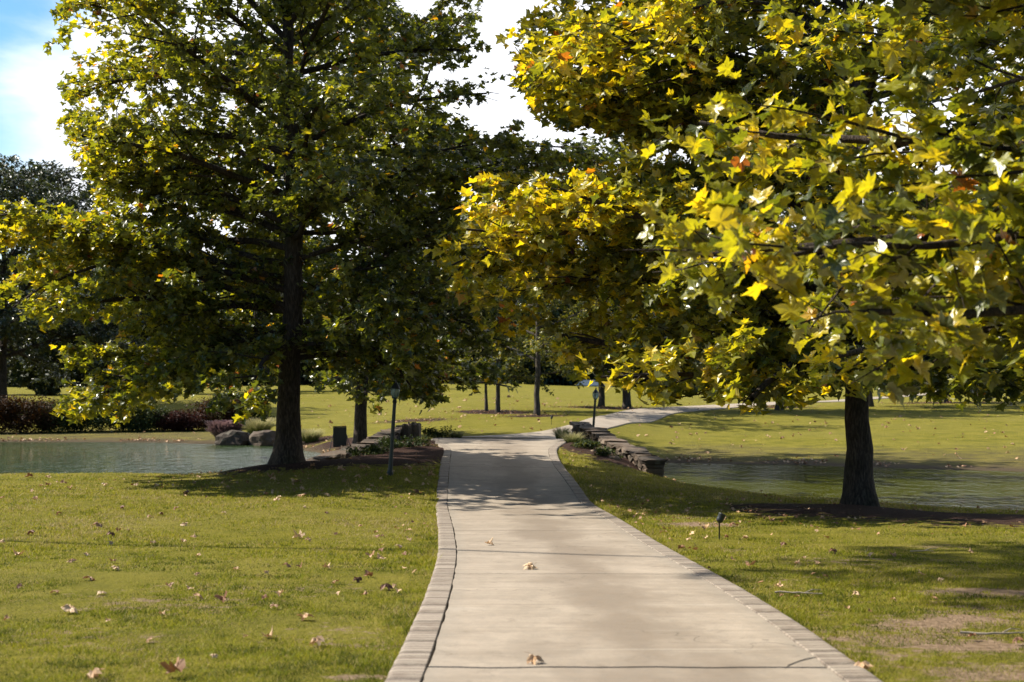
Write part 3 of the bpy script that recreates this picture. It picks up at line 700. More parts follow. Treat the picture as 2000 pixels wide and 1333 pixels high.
# right sycamore
b3 = base_at(1678, 992, 30)
def hue3(Pw, Pl, rg):
    left = np.clip(-Pl[:, 0] / 8, -1, 1); r = np.hypot(Pl[:, 0], Pl[:, 1]) / 8
    h = .44 + .18 * left + .13 * r + rg.normal(size=len(Pl)) * .15
    h = np.minimum(h, .81); return np.where(rg.random(len(Pl)) < .02, rg.uniform(.88, 1, len(Pl)), h)
gen_tree('sycamore_tree', 'yellowing sycamore with a thick trunk on the right pond bank', 'tree', b3, 37, 15.5, .285, 2.9,
         lambda h, az: 8.6 * (1 - max(0, (h - 7) / 12) ** 1.6) * (.9 + .12 * math.cos(az - math.pi)), 54, .205, 13, 1, allow3, hue3, el=(-2, 55), droop=.10, flare=1.7, sec_step=.55, twig_step=.42, thin=((4, 7, 9), (1.0, .75, .6)),
         extra_limbs=[(3.2, math.pi + .15, 8.6), (3.6, math.pi - .25, 8.8), (4.4, math.pi + .3, 8.8), (5.2, math.pi, 8.8), (3.0, math.pi + .6, 8.0), (6.2, math.pi - .1, 8.6), (7.5, math.pi + .2, 8.4, 12), (8.4, math.pi - .25, 8.6, 14), (9.2, math.pi + .1, 8.6, 16), (10.0, math.pi - .1, 8.4, 20), (7.0, math.pi - .4, 8.6, 12), (8.0, math.pi + .45, 8.4, 14), (11, math.pi + .25, 8.0, 22), (5.6, math.pi - .45, 9.0, 8), (6.8, math.pi + .3, 9.0, 8), (7.8, math.pi, 9.0, 10), (8.8, math.pi + .2, 8.8, 12), (9.6, math.pi - .35, 8.6, 14)])
# near sycamore whose trunk stands outside the frame on the right
b4 = (6.5, 11.2, G(6.5, 11.2))
def hue4(Pw, Pl, rg):
    left = np.clip(-Pl[:, 0] / 5, -1, 1)
    h = .50 + .17 * left + rg.normal(size=len(Pl)) * .15
    h = np.minimum(h, .81); return np.where(rg.random(len(Pl)) < .02, rg.uniform(.88, .98, len(Pl)), h)
gen_tree('sycamore_tree', 'nearest sycamore, its large blurred yellow-green leaves filling the upper right corner', 'tree', b4, 41, 11, .22, 2.3,
         lambda h, az: 5.9 * (1 - max(0, (h - 4.5) / 9) ** 1.5), 42, .165, 9, 2, allow4, hue4, el=(2, 55), droop=.06, limb_k=.009, sec_step=.55, twig_step=.42,
         extra_limbs=[(3.0, math.pi + .05, 5.6), (3.5, math.pi - .2, 5.8), (4.2, math.pi + .2, 5.6), (2.6, math.pi + .35, 5.0)])
exec_marker = 1
# young and grown trees beyond the bridge
def dome(b, rad, Ht):
    return lambda P: (np.hypot(P[..., 0] - b[0], P[..., 1] - b[1]) / rad) ** 2 + (np.maximum(P[..., 2] - b[2] - Ht * .45, 0) / (Ht * .55)) ** 3 < 1
def mid_tree(px, py, d, seed, Ht, r, rad, label, clear=2.0, hm=.55, nl=20, ls=.17, lpt=15, allow=None, bm=None, name='lawn_tree'):
    gen_tree(name, label, 'tree', base_at(px, py, d), seed, Ht, r, clear, lambda h, az: rad * (1 - max(0, (h / Ht - .35) / .68) ** 1.5) * (.75 if h < clear + .5 else 1) + .2, nl, ls, lpt, 0, dome(base_at(px, py, d), rad * 1.1, Ht),
             lambda Pw, Pl, rg: rg.normal(hm, .2, len(Pl)), M_far, bm or M_barkp, el=(8, 60), droop=.04, sec_step=.6, twig_step=.4, group='trees on the lawn beyond the bridge', flare=1.3)
mid_tree(950, 803, 80, 51, 7.5, .09, 2.2, 'slimmest young tree on the far lawn, left of the pair sharing one mulch ring', 1.9)
mid_tree(973, 806, 78, 52, 11.5, .125, 3.6, 'young tree with the stouter trunk of the pair sharing one mulch ring', 1.9)
mid_tree(1048, 812, 73, 53, 13.5, .15, 4.2, 'young yellow-green tree alone in its mulch ring, in the middle of the far lawn', 2.1, .6)
mid_tree(1175, 796, 88, 54, 14, .19, 5.0, 'tree right behind the far lamp post', 2.3, .4, 26, .2, 18)
mid_tree(1223, 799, 86, 55, 17.5, .25, 6.6, 'stout trunked tree left of the curving road, next to the one behind the lamp', 2.3, .32, 32, .22, 18)
mid_tree(1522, 796, 88, 56, 13, .23, 5.4, 'tree standing right beside the far road where it bends away', 2.2, .32, 30, .22, 18)
mid_tree(1850, 788, 105, 57, 12, .22, 5.5, 'farthest lawn tree, on the mulched bank behind the right sycamore', 2.2, .3, 28, .24, 18)
mid_tree(1700, 797, 96, 58, 13, .22, 5.5, 'lawn tree hidden behind the thick right trunk and its boughs', 2.2, .3, 26, .24, 18)
mid_tree(2010, 790, 98, 59, 13, .22, 5.5, 'lawn tree at the right picture edge, far beyond the right pond', 2.2, .3, 26, .24, 18)
# big evergreen oak on the left
gen_tree('oak_tree', 'huge dark evergreen oak rising behind the left pond at the picture edge', 'tree', base_at(6, 792, 88), 61, 14.3, .30, 3.0,
         lambda h, az: 9.5 * (1 - max(0, (h - 9) / 9.5) ** 2) , 60, .20, 26, 0, dome(base_at(6, 792, 88), 11, 15.4), lambda Pw, Pl, rg: rg.normal(.45, .25, len(Pl)), M_oak, M_bark, el=(5, 58), droop=.04, sec_step=.9, twig_step=.55, tspread=.8)

gen_tree('shade_pine', 'tall high-crowned pine out of view to the left, added to shade the right lawn', 'tree', (-14.5, 22.6, G(-14.5, 22.6)), 66, 27, .10, 19,  # unseen pine with a slim trunk, added to throw shade on the right lawn
         lambda h, az: 2.9 * (1 - max(0, (h - 20) / 8) ** 1.5) + .3, 28, .26, 9, 0, None, lambda Pw, Pl, rg: rg.normal(.4, .2, len(Pl)), M_oak, M_bark, el=(-5, 50), droop=.04, sec_step=.6, twig_step=.45)
# ------------------------------------------------------------------ woods along the far edge of the field
def wood_proto(seed, Ht, rad):
    rg = np.random.default_rng(seed); n = 9000
    # leaf clumps spread through a rough, lobed crown
    k = 46; cc = rg.normal(size=(k, 3)); cc /= np.linalg.norm(cc, axis=1)[:, None]; cc *= rg.uniform(.35, 1, k)[:, None] ** .6
    cc = cc * np.array([rad, rad, Ht * .46]) + np.array([0, 0, Ht * .52]); cr = rg.uniform(.16, .34, k) * rad
    i = rg.integers(0, k, n); v = rg.normal(size=(n, 3)); v /= np.linalg.norm(v, axis=1)[:, None]; P = cc[i] + v * (cr[i] * rg.uniform(.5, 1.1, n))[:, None] * np.array([1, 1, .8])
    P[:, 2] = np.clip(P[:, 2], .5, None)
    hue = np.clip(rg.normal(.4, .2, n) + (rg.random(k)[i] - .5) * .4, 0, 1)
    V, T, hv = leaves(P, v, .5, hue, 0, rg, .3)
    crown = mesh_np('crown', V, T, M_wood_leaf, {'hue': hv})
    tt = np.linspace(0, 1, 8); tp = np.stack([rg.normal(size=8) * .1, rg.normal(size=8) * .1, tt * Ht * .85 - .4], -1)
    ln = [(tp, .26 * (1 - tt * .85))]
    for c in cc[:14]: ln.append((np.array([[0, 0, c[2] * .55], (c + [0, 0, c[2] * .55]) / 2 * np.array([.9, .9, 1]), c]), np.array([.09, .06, .03])))
    Vb, Qb = tubes(ln, lambda r: 6); trunk = mesh_np('trunk', Vb, Qb, M_bark, None, True, 4); return trunk, crown
protos = [wood_proto(71, 13, 5.2), wood_proto(72, 15, 4.6), wood_proto(73, 11.5, 5.6)]
rw = random.Random(5)
def wood_tree(x, y, s, k, label, group='trees of the wood behind the field'):
    r = empty('woodland_tree', (x, y, G(x, y) - .1)); r.rotation_euler[2] = rw.uniform(0, 6.28); r.scale = (s, s, s * rw.uniform(.9, 1.1))
    tag(r, label, 'tree', group); link('trunk', protos[k][0], r); link('crown', protos[k][1], r)
i = 0
for x in np.arange(-72, 80, 5.6):
    px = CX + x / 182 * F; where = 'behind the left pond' if px < 560 else ('straight beyond the bridge' if px < 1300 else 'beyond the right lawn')
    wood_tree(x + rw.uniform(-1.2, 1.2), 180 + rw.uniform(-4, 8), rw.uniform(.95, 1.2), i % 3, 'dark tree in the front row of the far wood ' + where, 'front trees of the far wood ' + where); i += 1
for x in np.arange(-78, 84, 8):
    wood_tree(x + rw.uniform(-1.5, 1.5), 196 + rw.uniform(-3, 8), rw.uniform(1.3, 1.5), i % 3, 'taller dark tree in the back row of the far wood', 'back row of the far wood'); i += 1
for x, y, s in ((-44, 118, .85), (-36, 112, .8), (-29, 120, .9), (-23, 128, .8), (-50, 108, .9), (-16, 135, .75)):
    wood_tree(x, y, s, i % 3, 'dark tree standing in the shade behind the evergreen oak', 'dark trees behind the evergreen oak'); i += 1

def undergrowth():
    rg = np.random.default_rng(77); n = 70000
    x = rg.uniform(-95, 95, n); y = 176 + 14 * rg.random(n) + (vnoise(x, x * 0, 6) - .5) * 4
    top = 1.6 + 3.6 * vnoise(x, y, 5) + 1.2 * vnoise(x, y, 1.5); z = H0(x, y) + top * rg.random(n) ** .8
    V, T, hv = leaves(np.stack([x, y, z], -1), rg.normal(size=(n, 3)), .55, np.clip(rg.normal(.3, .2, n), 0, 1), 0, rg, .3)
    tag(link('undergrowth', mesh_np('undergrowth', V, T, M_wood_leaf, {'hue': hv})), 'dark undergrowth along the foot of the far wood', 'undergrowth', kind='stuff')
undergrowth()
# ------------------------------------------------------------------ shrubs and plants
def shrub(name, label, cat, base, rx, ry, h, n, ls, mat, seed, group=None, hm=.5, detail=0, stems=9, upb=.4, boxy=1.0):
    rg = np.random.default_rng(seed); k = max(6, int(n / 90))
    a = rg.uniform(0, 2 * math.pi, k); rr = np.sqrt(rg.random(k)); cc = np.stack([np.cos(a) * rr * rx * .8, np.sin(a) * rr * ry * .8, rg.uniform(.12, .85, k) * h * (1 - .35 * rr ** 2 * boxy)], -1)
    i = rg.integers(0, k, n); v = rg.normal(size=(n, 3)); v /= np.linalg.norm(v, axis=1)[:, None]
    P = cc[i] + v * rg.uniform(.3, 1.1, n)[:, None] * np.array([rx * .3, ry * .3, h * .22]); P[:, 2] = np.clip(P[:, 2], .02, None)
    V, T, hv = leaves(P, v, ls, np.clip(rg.normal(hm, .2, n) + (rg.random(k)[i] - .5) * .3, 0, 1), detail, rg, upb)
    root = empty(name, base); tag(root, label, cat, group)
    link('foliage', mesh_np('foliage', V, T, mat, {'hue': hv}), root)
    ln = [(np.array([[rg.normal() * .05, rg.normal() * .05, -.05], c * np.array([.5, .5, .6]), c]), np.array([.012, .009, .004])) for c in cc[:stems]]
    Vb, Qb = tubes(ln, lambda r: 4); link('stems', mesh_np('stems', Vb, Qb, M_bark, None, True, 4), root); return root
def xyz(px, d): x = (px - CX) / F * d; return (x, d, G(x, d))
sh = [(-25, 69, 1.7, 1.1, 1.75, M_red, 'dark reddish hedge bush at the left picture edge across the pond'),
      (45, 69.3, 1.7, 1.1, 1.70, M_red, 'dark reddish hedge bush second from the left picture edge'),
      (118, 70, 1.5, 1.1, 1.45, M_shrub, 'blue-green bush between the reddish hedge and the rounder green bush'),
      (195, 70.5, 1.7, 1.1, 1.6, M_shrub, 'broad dark green bush behind the hanging sycamore sprays'),
      (275, 71, 1.5, 1.1, 1.4, M_shrub, 'green bush left of the plum coloured bush'),
      (352, 71, 1.3, .9, 1.0, M_pinkshrub, 'low plum coloured bush across the left pond'),
      (425, 72, 1.5, 1.0, 1.5, M_red, 'dark brown bush above the pink grass'),
      (480, 74, 1.3, 1.0, 1.7, M_shrub, 'bright green bush behind the boulders')]
for j, (px, d, rx, ry, h, m, lb) in enumerate(sh): shrub('hedge_bush', lb, 'bush', xyz(px, d), rx * 1.12, ry, h * 1.08, 7000, .10, m, 100 + j, 'bushes along the far bank of the left pond', boxy=.3)
shrub('bed_shrub', 'leafy shrub at the right of the left wall pier, by the drive crest', 'shrub', xyz(862, 49.5), .85, .5, .55, 900, .07, M_shrub, 120, None, .6)
shrub('bed_shrub', 'dark shrub mass below the left stone wall, behind the near lamp post', 'shrub', xyz(790, 41), .9, .8, .5, 1300, .07, M_shrub, 121, None, .35)
shrub('bed_shrub', 'low shaded shrub in the mulch bed under the sloping left wall', 'shrub', xyz(722, 39), .8, .6, .35, 900, .07, M_shrub, 122, None, .35)
shrub('bed_shrub', 'grassy green shrub in front of the right wall pier', 'shrub', xyz(1140, 41.6), .6, .8, .34, 1300, .07, M_shrub, 123, None, .6)
shrub('bed_shrub', 'low green plant halfway down the bed by the right wall', 'shrub', xyz(1172, 39.3), .6, .5, .32, 700, .06, M_shrub, 124, None, .55)
def tuft(name, label, base, r, h, n, mat, seed, cat='grass clump', w=.006, plume=False):
    rg = np.random.default_rng(seed); a = rg.uniform(0, 2 * math.pi, n); rr = np.sqrt(rg.random(n)) * r * .45
    b = np.stack([np.cos(a) * rr, np.sin(a) * rr, np.zeros(n)], -1); o = np.stack([np.cos(a), np.sin(a), np.zeros(n)], -1)
    hh = h * rg.uniform(.55, 1.05, n); sp = r * rg.uniform(.15, .75, n)
    sidev = np.stack([-np.sin(a), np.cos(a), np.zeros(n)], -1) * w
    lv = [0, .4, .75, 1]; VV = []
    for q in lv:
        c = b + o * (sp * q ** 1.7)[:, None] + np.array([0, 0, 1.]) * (hh * (q - .18 * q ** 3))[:, None]
        wd = (1 - q * .8) if not plume else (.4 + q * 2.2)
        VV += [c - sidev * wd, c + sidev * wd]
    V = np.stack(VV, 1).reshape(-1, 3); Q = np.array([(0, 1, 3, 2), (2, 3, 5, 4), (4, 5, 7, 6)])
    Q = (Q[None] + (np.arange(n) * 8)[:, None, None]).reshape(-1, 4)
    hue = np.clip(np.stack([np.full(n, q) for q in (0, 0, .35, .35, .8, .8, 1, 1)], 1) + rg.normal(size=(n, 1)) * .1, 0, 1).ravel()
    return tag(link(name, mesh_np(name, V, Q, mat, {'hue': hue}, False, 4), None, base), label, cat)
tuft('ornamental_grass', 'pink plumed ornamental grass mound left of the boulders', xyz(440, 62.2), .8, 1.15, 2600, M_pink, 131, plume=True, w=.008)
tuft('ornamental_grass', 'grey green grass mound above the boulders', xyz(505, 64.5), 1.0, 1.0, 1500, M_straw, 132, w=.012)
tuft('ornamental_grass', 'straw tipped grass clump between the left trunk and the black board', xyz(603, 60), .85, .75, 1100, M_straw, 133, w=.012)
tuft('ornamental_grass', 'wispy grass clump left of the right wall pier by the drive', xyz(1098, 48.5), .45, .55, 500, M_straw, 134, w=.010)
tuft('ornamental_grass', 'low grass clump on the bed edge in front of the right wall pier', xyz(1118, 44.0), .5, .45, 400, M_straw, 135, w=.010)
tuft('ornamental_grass', 'low grass clump at the drive crest, right of the shrub', xyz(892, 49.8), .4, .3, 300, M_straw, 136, w=.010)

# ------------------------------------------------------------------ stones
import bmesh
from mathutils import noise as mn
def rock_mesh(name, sx, sy, sz, seed, mat=M_stone, hue=.6, sub=3, rough=.25):
    bm = bmesh.new(); bmesh.ops.create_icosphere(bm, subdivisions=sub, radius=1)
    for v in bm.verts:
        c = v.co.copy(); k = 1 + rough * mn.noise(c * 1.3 + Vector((seed, 0, 0))) * 1.8 + rough * .5 * mn.noise(c * 3.1 + Vector((0, seed, 0)))
        c = c * k; m = max(abs(c.x), abs(c.y), abs(c.z)); c = c.lerp(c / max(m, .01) * .9, .5); c += Vector((0, 0, .18)) * mn.noise(c * 6); v.co = Vector((c.x * sx, c.y * sy, c.z * sz))
    me = bpy.data.meshes.new(name); bm.to_mesh(me); bm.free(); me.materials.append(mat)
    a = me.attributes.new('hue', 'FLOAT', 'POINT'); a.data.foreach_set('value', [hue] * len(me.vertices))
    return me
def rock(px, d, sx, sy, sz, seed, label, hue=.6, zo=.1, name='boulder', group=None, tl=.1):
    x, y, z = xyz(px, d); o = link(name, rock_mesh(name, sx, sy, sz, seed, hue=hue), None, (x, y, z + zo)); o.rotation_euler = (0, tl, seed)
    tag(o, label, 'rock', group); return o
rock(462, 61.6, .95, .7, .48, 1.3, 'dark sloping boulder just right of the pink grass', .05, .14)
rock(516, 61.2, .85, .6, .5, 2.2, 'reddish tan boulder beside the left trunk at the water', .4, .16)
rock(430, 61.4, .4, .3, .2, 3.1, 'small flat stone at the foot of the pink grass', .5, .05)
rock(585, 59.5, .3, .22, .16, 4.1, 'small pale shore stone right of the left trunk', .9, .05)
for j, (px, d, s, lb) in enumerate(((1168, 41.2, .17, 'rounded tan stone highest in the bed by the right wall'), (1183, 40.2, .14, 'flat pale stone in the bed by the right wall'), (1200, 38.8, .17, 'tan stone lowest in the bed by the right wall'), (1158, 40.4, .1, 'smallest stone in the bed by the right wall'))):
    rock(px, d, s, s * .8, s * .6, 5 + j, lb, .95, .06, 'garden_stone')

def wall(name_, label, path, tops, thick, pier, seed):
    """path: list of (x,y); tops: z of the coping at each; stones laid in courses, flat slabs as coping, an upright-stone pier"""
    rg = random.Random(seed); root = empty('stone_wing_wall', (path[0][0], path[0][1], G(*path[0]))); tag(root, label, 'wall')
    o0 = Vector(root.location)
    P = np.array(path, float); s = np.concatenate([[0], np.cumsum(np.hypot(*np.diff(P, axis=0).T))]); Lt = s[-1]
    def at(u): 
        x = np.interp(u, s, P[:, 0]); y = np.interp(u, s, P[:, 1]); z = np.interp(u, s, tops)
        e = .05; dx = np.interp(u + e, s, P[:, 0]) - np.interp(u - e, s, P[:, 0]); dy = np.interp(u + e, s, P[:, 1]) - np.interp(u - e, s, P[:, 1])
        return float(x), float(y), float(z), math.atan2(dy, dx)
    def block(bm, lay, x, y, z, a, sx, sy, sz, hue, tilt=0, rnd=.12):
        r = bmesh.ops.create_cube(bm, size=1); vs = r['verts']
        ed = list({e for v in vs for e in v.link_edges}); r2 = bmesh.ops.bevel(bm, geom=ed, offset=.14, segments=2, affect='EDGES', profile=.6)
        vs = list({v for f in r2['faces'] for v in f.verts} | {v for v in vs if v.is_valid})
        sd = rg.random() * 50
        M = Matrix.Translation((x, y, z)) @ Matrix.Rotation(a, 4, 'Z') @ Matrix.Rotation(tilt, 4, 'Y')
        for v in vs:
            c = v.co + Vector((mn.noise(v.co * 2.2 + Vector((sd, 0, 0))), mn.noise(v.co * 2.2 + Vector((0, sd, 0))), mn.noise(v.co * 2.2 + Vector((0, 0, sd))))) * rnd
            v.co = M @ Vector((c.x * sx, c.y * sy, c.z * sz)); v[lay] = hue
    def build(nm, fn):
        bm = bmesh.new(); lay = bm.verts.layers.float.new('hue'); fn(bm, lay)
        for v in bm.verts: v.co -= o0
        me = bpy.data.meshes.new(nm); bm.to_mesh(me); bm.free(); me.materials.append(M_stone)
        link(nm, me, root)
    def masonry(bm, lay):
        ch = .14
        u = 0
        while u < Lt:
            l = rg.uniform(.22, .42); x, y, z, a = at(u + l / 2); g = min(G(x, y), G(x + .3 * math.sin(a), y - .3 * math.cos(a)), G(x - .3 * math.sin(a), y + .3 * math.cos(a))) - .25
            zz = z - .09
            while zz > g:
                h = rg.uniform(.09, .17); slope = math.atan2(at(u + .3)[2] - at(u)[2], .3)
                block(bm, lay, x, y, zz - h / 2, a + rg.uniform(-.06, .06), l * .98, thick * rg.uniform(.88, 1.1), h * .98, rg.uniform(0, .9), -slope * .6 + rg.uniform(-.04, .04), .2)
                zz -= h
            u += l
    def coping(bm, lay):
        u = 0
        while u < Lt:
            l = rg.uniform(.38, .7); x, y, z, a = at(u + l / 2); slope = math.atan2(at(u + l)[2] - at(u)[2], l)
            block(bm, lay, x, y, z - .03 + rg.uniform(-.02, .025), a + rg.uniform(-.12, .12), l * .98, thick * 1.18 * rg.uniform(.82, 1.12), .12, rg.uniform(.0, .75), -slope + rg.uniform(-.09, .09), .34)
            u += l
    def pierf(bm, lay):
        x, y, z, hgt, w, dp = pier; n = 6
        for i in range(n):
            for k2 in (-1, 0, 1):
                xx = x + (i - (n - 1) / 2) * w / n; yy = y + k2 * dp / 3
                hh = hgt * (1 - .10 * abs(i - (n - 1) / 2) / n * 2) * rg.uniform(.94, 1.04)
                block(bm, lay, xx, yy, z + hh / 2 - .1, rg.uniform(-.1, .1), w / n * 1.1, dp / 3 * 1.05, hh + .2, rg.uniform(.2, .85), rg.uniform(-.03, .03), .16)
    build('masonry', masonry); build('coping', coping); build('pier', pierf)
def wp(px, py, d): q = PT(px, py, d); return (q[0], q[1]), q[2]
rp = [wp(1130, 832, 47), wp(1165, 846, 45.5), wp(1190, 862, 43.5), wp(1215, 876, 41.5), wp(1245, 889, 39.8), wp(1278, 905, 38)]
wall('w', 'stone wall sloping down to the water on the right of the drive', [q[0] for q in rp], [q[1] + .08 for q in rp], .5,
     (*PT(1138, 845, 46.8)[:2], PT(1138, 866, 46.8)[2], .62, .6, .8), 3)
lp = [wp(800, 834, 47), wp(772, 842, 46), wp(752, 851, 44.5), wp(728, 866, 42.5), wp(700, 877, 41), wp(660, 889, 39.5), wp(625, 899, 38.5), wp(600, 906, 37.8)]
wall('w', 'stone wall sloping down past the dark trunk on the left of the drive', [q[0] for q in lp], [q[1] + .05 for q in lp], .45,
     (*PT(804, 845, 46.2)[:2], PT(804, 864, 46.2)[2], .62, .56, .6), 4)

# ------------------------------------------------------------------ lamps, board, spotlights
def lathe(prof, seg=16):
    V, Q = [], []
    for r, z in prof:
        for i in range(seg): a = i / seg * 2 * math.pi; V.append((r * math.cos(a), r * math.sin(a), z))
    for k in range(len(prof) - 1):
        for i in range(seg): j = (i + 1) % seg; Q.append((k * seg + i, k * seg + j, (k + 1) * seg + j, (k + 1) * seg + i))
    return np.array(V), np.array(Q)
def part(nm, V, Q, mat, parent, smooth=True): return link(nm, mesh_np(nm, V, Q, mat, None, smooth, len(Q[0])), parent)
def ring_ribs(prof, n, w):
    lines = []
    for i in range(n):
        a = i / n * 2 * math.pi; lines.append((np.array([(r * math.cos(a), r * math.sin(a), z) for r, z in prof]), np.full(len(prof), w)))
    return tubes(lines, lambda r: 4)
def lamp(loc, label, lean):
    root = empty('lamp_post', loc); tag(root, label, 'lamp post', 'lantern lamp posts by the bridge'); root.rotation_euler = (0, lean, 0)
    V, Q = lathe([(.001, -.4), (.06, -.4), (.07, .0), (.072, .06), (.054, .10), (.046, .5), (.044, 1.2), (.040, 1.66), (.05, 1.68), (.055, 1.71), (.04, 1.73), (.04, 1.76), (.001, 1.76)], 20)
    rr = np.hypot(V[:, 0], V[:, 1]); a = np.arctan2(V[:, 1], V[:, 0]); k = np.where((V[:, 2] > .1) & (V[:, 2] < 1.66), 1 - .06 * (np.arange(len(V)) % 2), 1); V[:, 0] *= k; V[:, 1] *= k
    part('post', V, Q, M_iron, root, False)
    V, Q = lathe([(.04, 1.76), (.075, 1.775), (.078, 1.79), (.06, 1.80), (.001, 1.80)], 16); part('lantern_base', V, Q, M_green_iron, root)
    gp = [(.062, 1.80), (.085, 1.83), (.104, 1.90), (.110, 1.96), (.106, 2.0)]
    V, Q = lathe([(.001, 1.80)] + gp + [(.001, 2.0)], 16); g = part('glass_globe', V, Q, M_glass, root)
    V, Q = ring_ribs([(r + .003, z) for r, z in gp], 8, .0045); part('rib_cage', V, Q, M_green_iron, g, False)
    V, Q = lathe([(.001, 2.0), (.118, 2.0), (.120, 2.012), (.095, 2.03), (.085, 2.06), (.055, 2.10), (.03, 2.12), (.022, 2.15), (.03, 2.165), (.016, 2.185), (.006, 2.215), (.001, 2.22)], 16); c = part('cap', V, Q, M_iron, root)
xa, ya, za = xyz(762, 33); lamp((xa, ya, za), 'near lamp post on the left of the drive, its lantern half hidden in leaves', R(3.6))
xa, ya, za = xyz(1156, 52); za = PT(1156, 757, 52)[2] - 2.2; lamp((xa, ya, za), 'far lamp post with a clear greenish lantern rising behind the right wall pier', R(4.0))
def box(x0, x1, y0, y1, z0, z1):
    V = np.array([(x, y, z) for z in (z0, z1) for y in (y0, y1) for x in (x0, x1)]); Q = np.array([(0, 2, 3, 1), (4, 5, 7, 6), (0, 1, 5, 4), (2, 6, 7, 3), (0, 4, 6, 2), (1, 3, 7, 5)]); return V, Q
def board():
    x, y, z = xyz(664, 55); root = empty('standing_board', (x, y, z)); tag(root, 'black upright board on splayed legs standing by the left pond tip', 'sign board'); root.rotation_euler = (0, 0, R(14))
    V, Q = box(-.23, .23, -.02, .02, .10, .86); part('panel', V, Q, M_board, root, False)
    for nm, q in (('frame', [((-.245, 0, .1), (-.245, 0, .88)), ((.245, 0, .1), (.245, 0, .88)), ((-.245, 0, .88), (.245, 0, .88)), ((-.245, 0, .1), (.245, 0, .1))]),):
        V, Q = tubes([(np.array([a, b]), np.array([.018, .018])) for a, b in q], lambda r: 6); part(nm, V, Q, M_iron, root, False)
    for a, b in (((-.25, 0, .6), (-.42, -.22, -.04)), ((.25, 0, .6), (.42, -.22, -.04)), ((-.25, 0, .6), (-.36, .3, -.04)), ((.25, 0, .6), (.36, .3, -.04))):
        V, Q = tubes([(np.array([a, b]), np.array([.014, .014]))], lambda r: 6); part('leg', V, Q, M_iron, root, False)
board()
def spot(px, py, label, sc=1.0, az=0.3):
    x, y, z = hit(px, py); root = empty('garden_spotlight', (x, y, z)); root.scale = (sc,) * 3; root.rotation_euler = (0, 0, az); tag(root, label, 'garden light', 'garden spotlights on stakes')
    V, Q = lathe([(.001, -.1), (.008, -.1), (.010, 0), (.010, .24), (.018, .245), (.018, .265), (.001, .265)], 10); part('stake', V, Q, M_iron, root)
    V, Q = lathe([(.001, 0), (.03, .0), (.048, .02), (.052, .05), (.052, .11), (.058, .115), (.058, .13), (.046, .128), (.001, .12)], 16)
    t = R(28); c, s = math.cos(t), math.sin(t); V = np.stack([V[:, 0] * c + V[:, 2] * s, V[:, 1], -V[:, 0] * s + V[:, 2] * c], -1) + [-.01, 0, .255]; h = part('lamp_head', V, Q, M_iron, root)
spot(1405, 1056, 'black spotlight on a stake in the grass right of the drive')
spot(1077, 830, 'tiny spotlight on the far lawn left of the far lamp post', 1.0, 1)
spot(1443, 797, 'tiny spotlight at the edge of the far road', 1.0, 2)
# pale building far off
def house():
    x, y = (1162 - CX) / F * 171, 171.; z = G(x, y) - .3; root = empty('low_house', (x, y, z)); root.scale = (.5, .5, .6); tag(root, 'low building with a bright pale roof glimpsed between far trunks', 'building')
    V, Q = box(-4.2, 4.2, 0, 5, 0, .75); part('wall', V, Q, M_whitewall, root, False)
    V = np.array([(-4.5, -.3, .72), (4.5, -.3, .72), (4.5, 5.3, .72), (-4.5, 5.3, .72), (-3.0, 2.5, 1.8), (3.0, 2.5, 1.8)]); F_ = [(0, 1, 5, 4), (2, 3, 4, 5), (1, 2, 5, 5), (3, 0, 4, 4), (0, 3, 2, 1)]
    me = bpy.data.meshes.new('roof'); me.from_pydata(V.tolist(), [], [(0, 1, 5, 4), (2, 3, 4, 5), (1, 2, 5), (3, 0, 4), (0, 3, 2, 1)]); me.materials.append(M_roofp); link('roof', me, root)
    for xx in (-2.6, 0, 2.4):
        V, Q = box(xx - .4, xx + .4, -.03, .02, .2, .62); part('window', V, Q, M_board, root, False)
house()

# ------------------------------------------------------------------ sticks
def stick(px, py, L, az, label, seed, r=.008):
    rg = np.random.default_rng(seed); x, y, z = hit(px, py); n = 9; t = np.linspace(-.5, .5, n) * L
    X = x + t * math.cos(az); Y = y + t * math.sin(az) + np.cumsum(rg.normal(size=n)) * .012; Z = H(X, Y) + .018 + rg.random(n) * .012
    ln = [(np.stack([X - x, Y - y, Z - z], -1), r * np.linspace(1.2, .6, n))]
    k = 5; ln.append((np.array([[X[k] - x, Y[k] - y, Z[k] - z], [X[k] - x + .1, Y[k] - y + .09, Z[k] - z + .02], [X[k] - x + .19, Y[k] - y + .12, Z[k] - z + .01]]), np.array([.006, .005, .003])))
    V, Q = tubes(ln, lambda r: 6); tag(link('fallen_stick', mesh_np('fallen_stick', V, Q, M_stick, None, True, 4), None, (x, y, z)), label, 'stick', 'sticks in the grass')
stick(1560, 1165, .46, -.35, 'pale stick in the grass between the brick edging and the spotlight lawn', 1, .008)
stick(1940, 1243, .5, -.1, 'grey stick on bare soil near the right picture edge', 2, .009)
stick(1800, 1080, .3, .2, 'short thin stick below the right trunk', 3, .007)

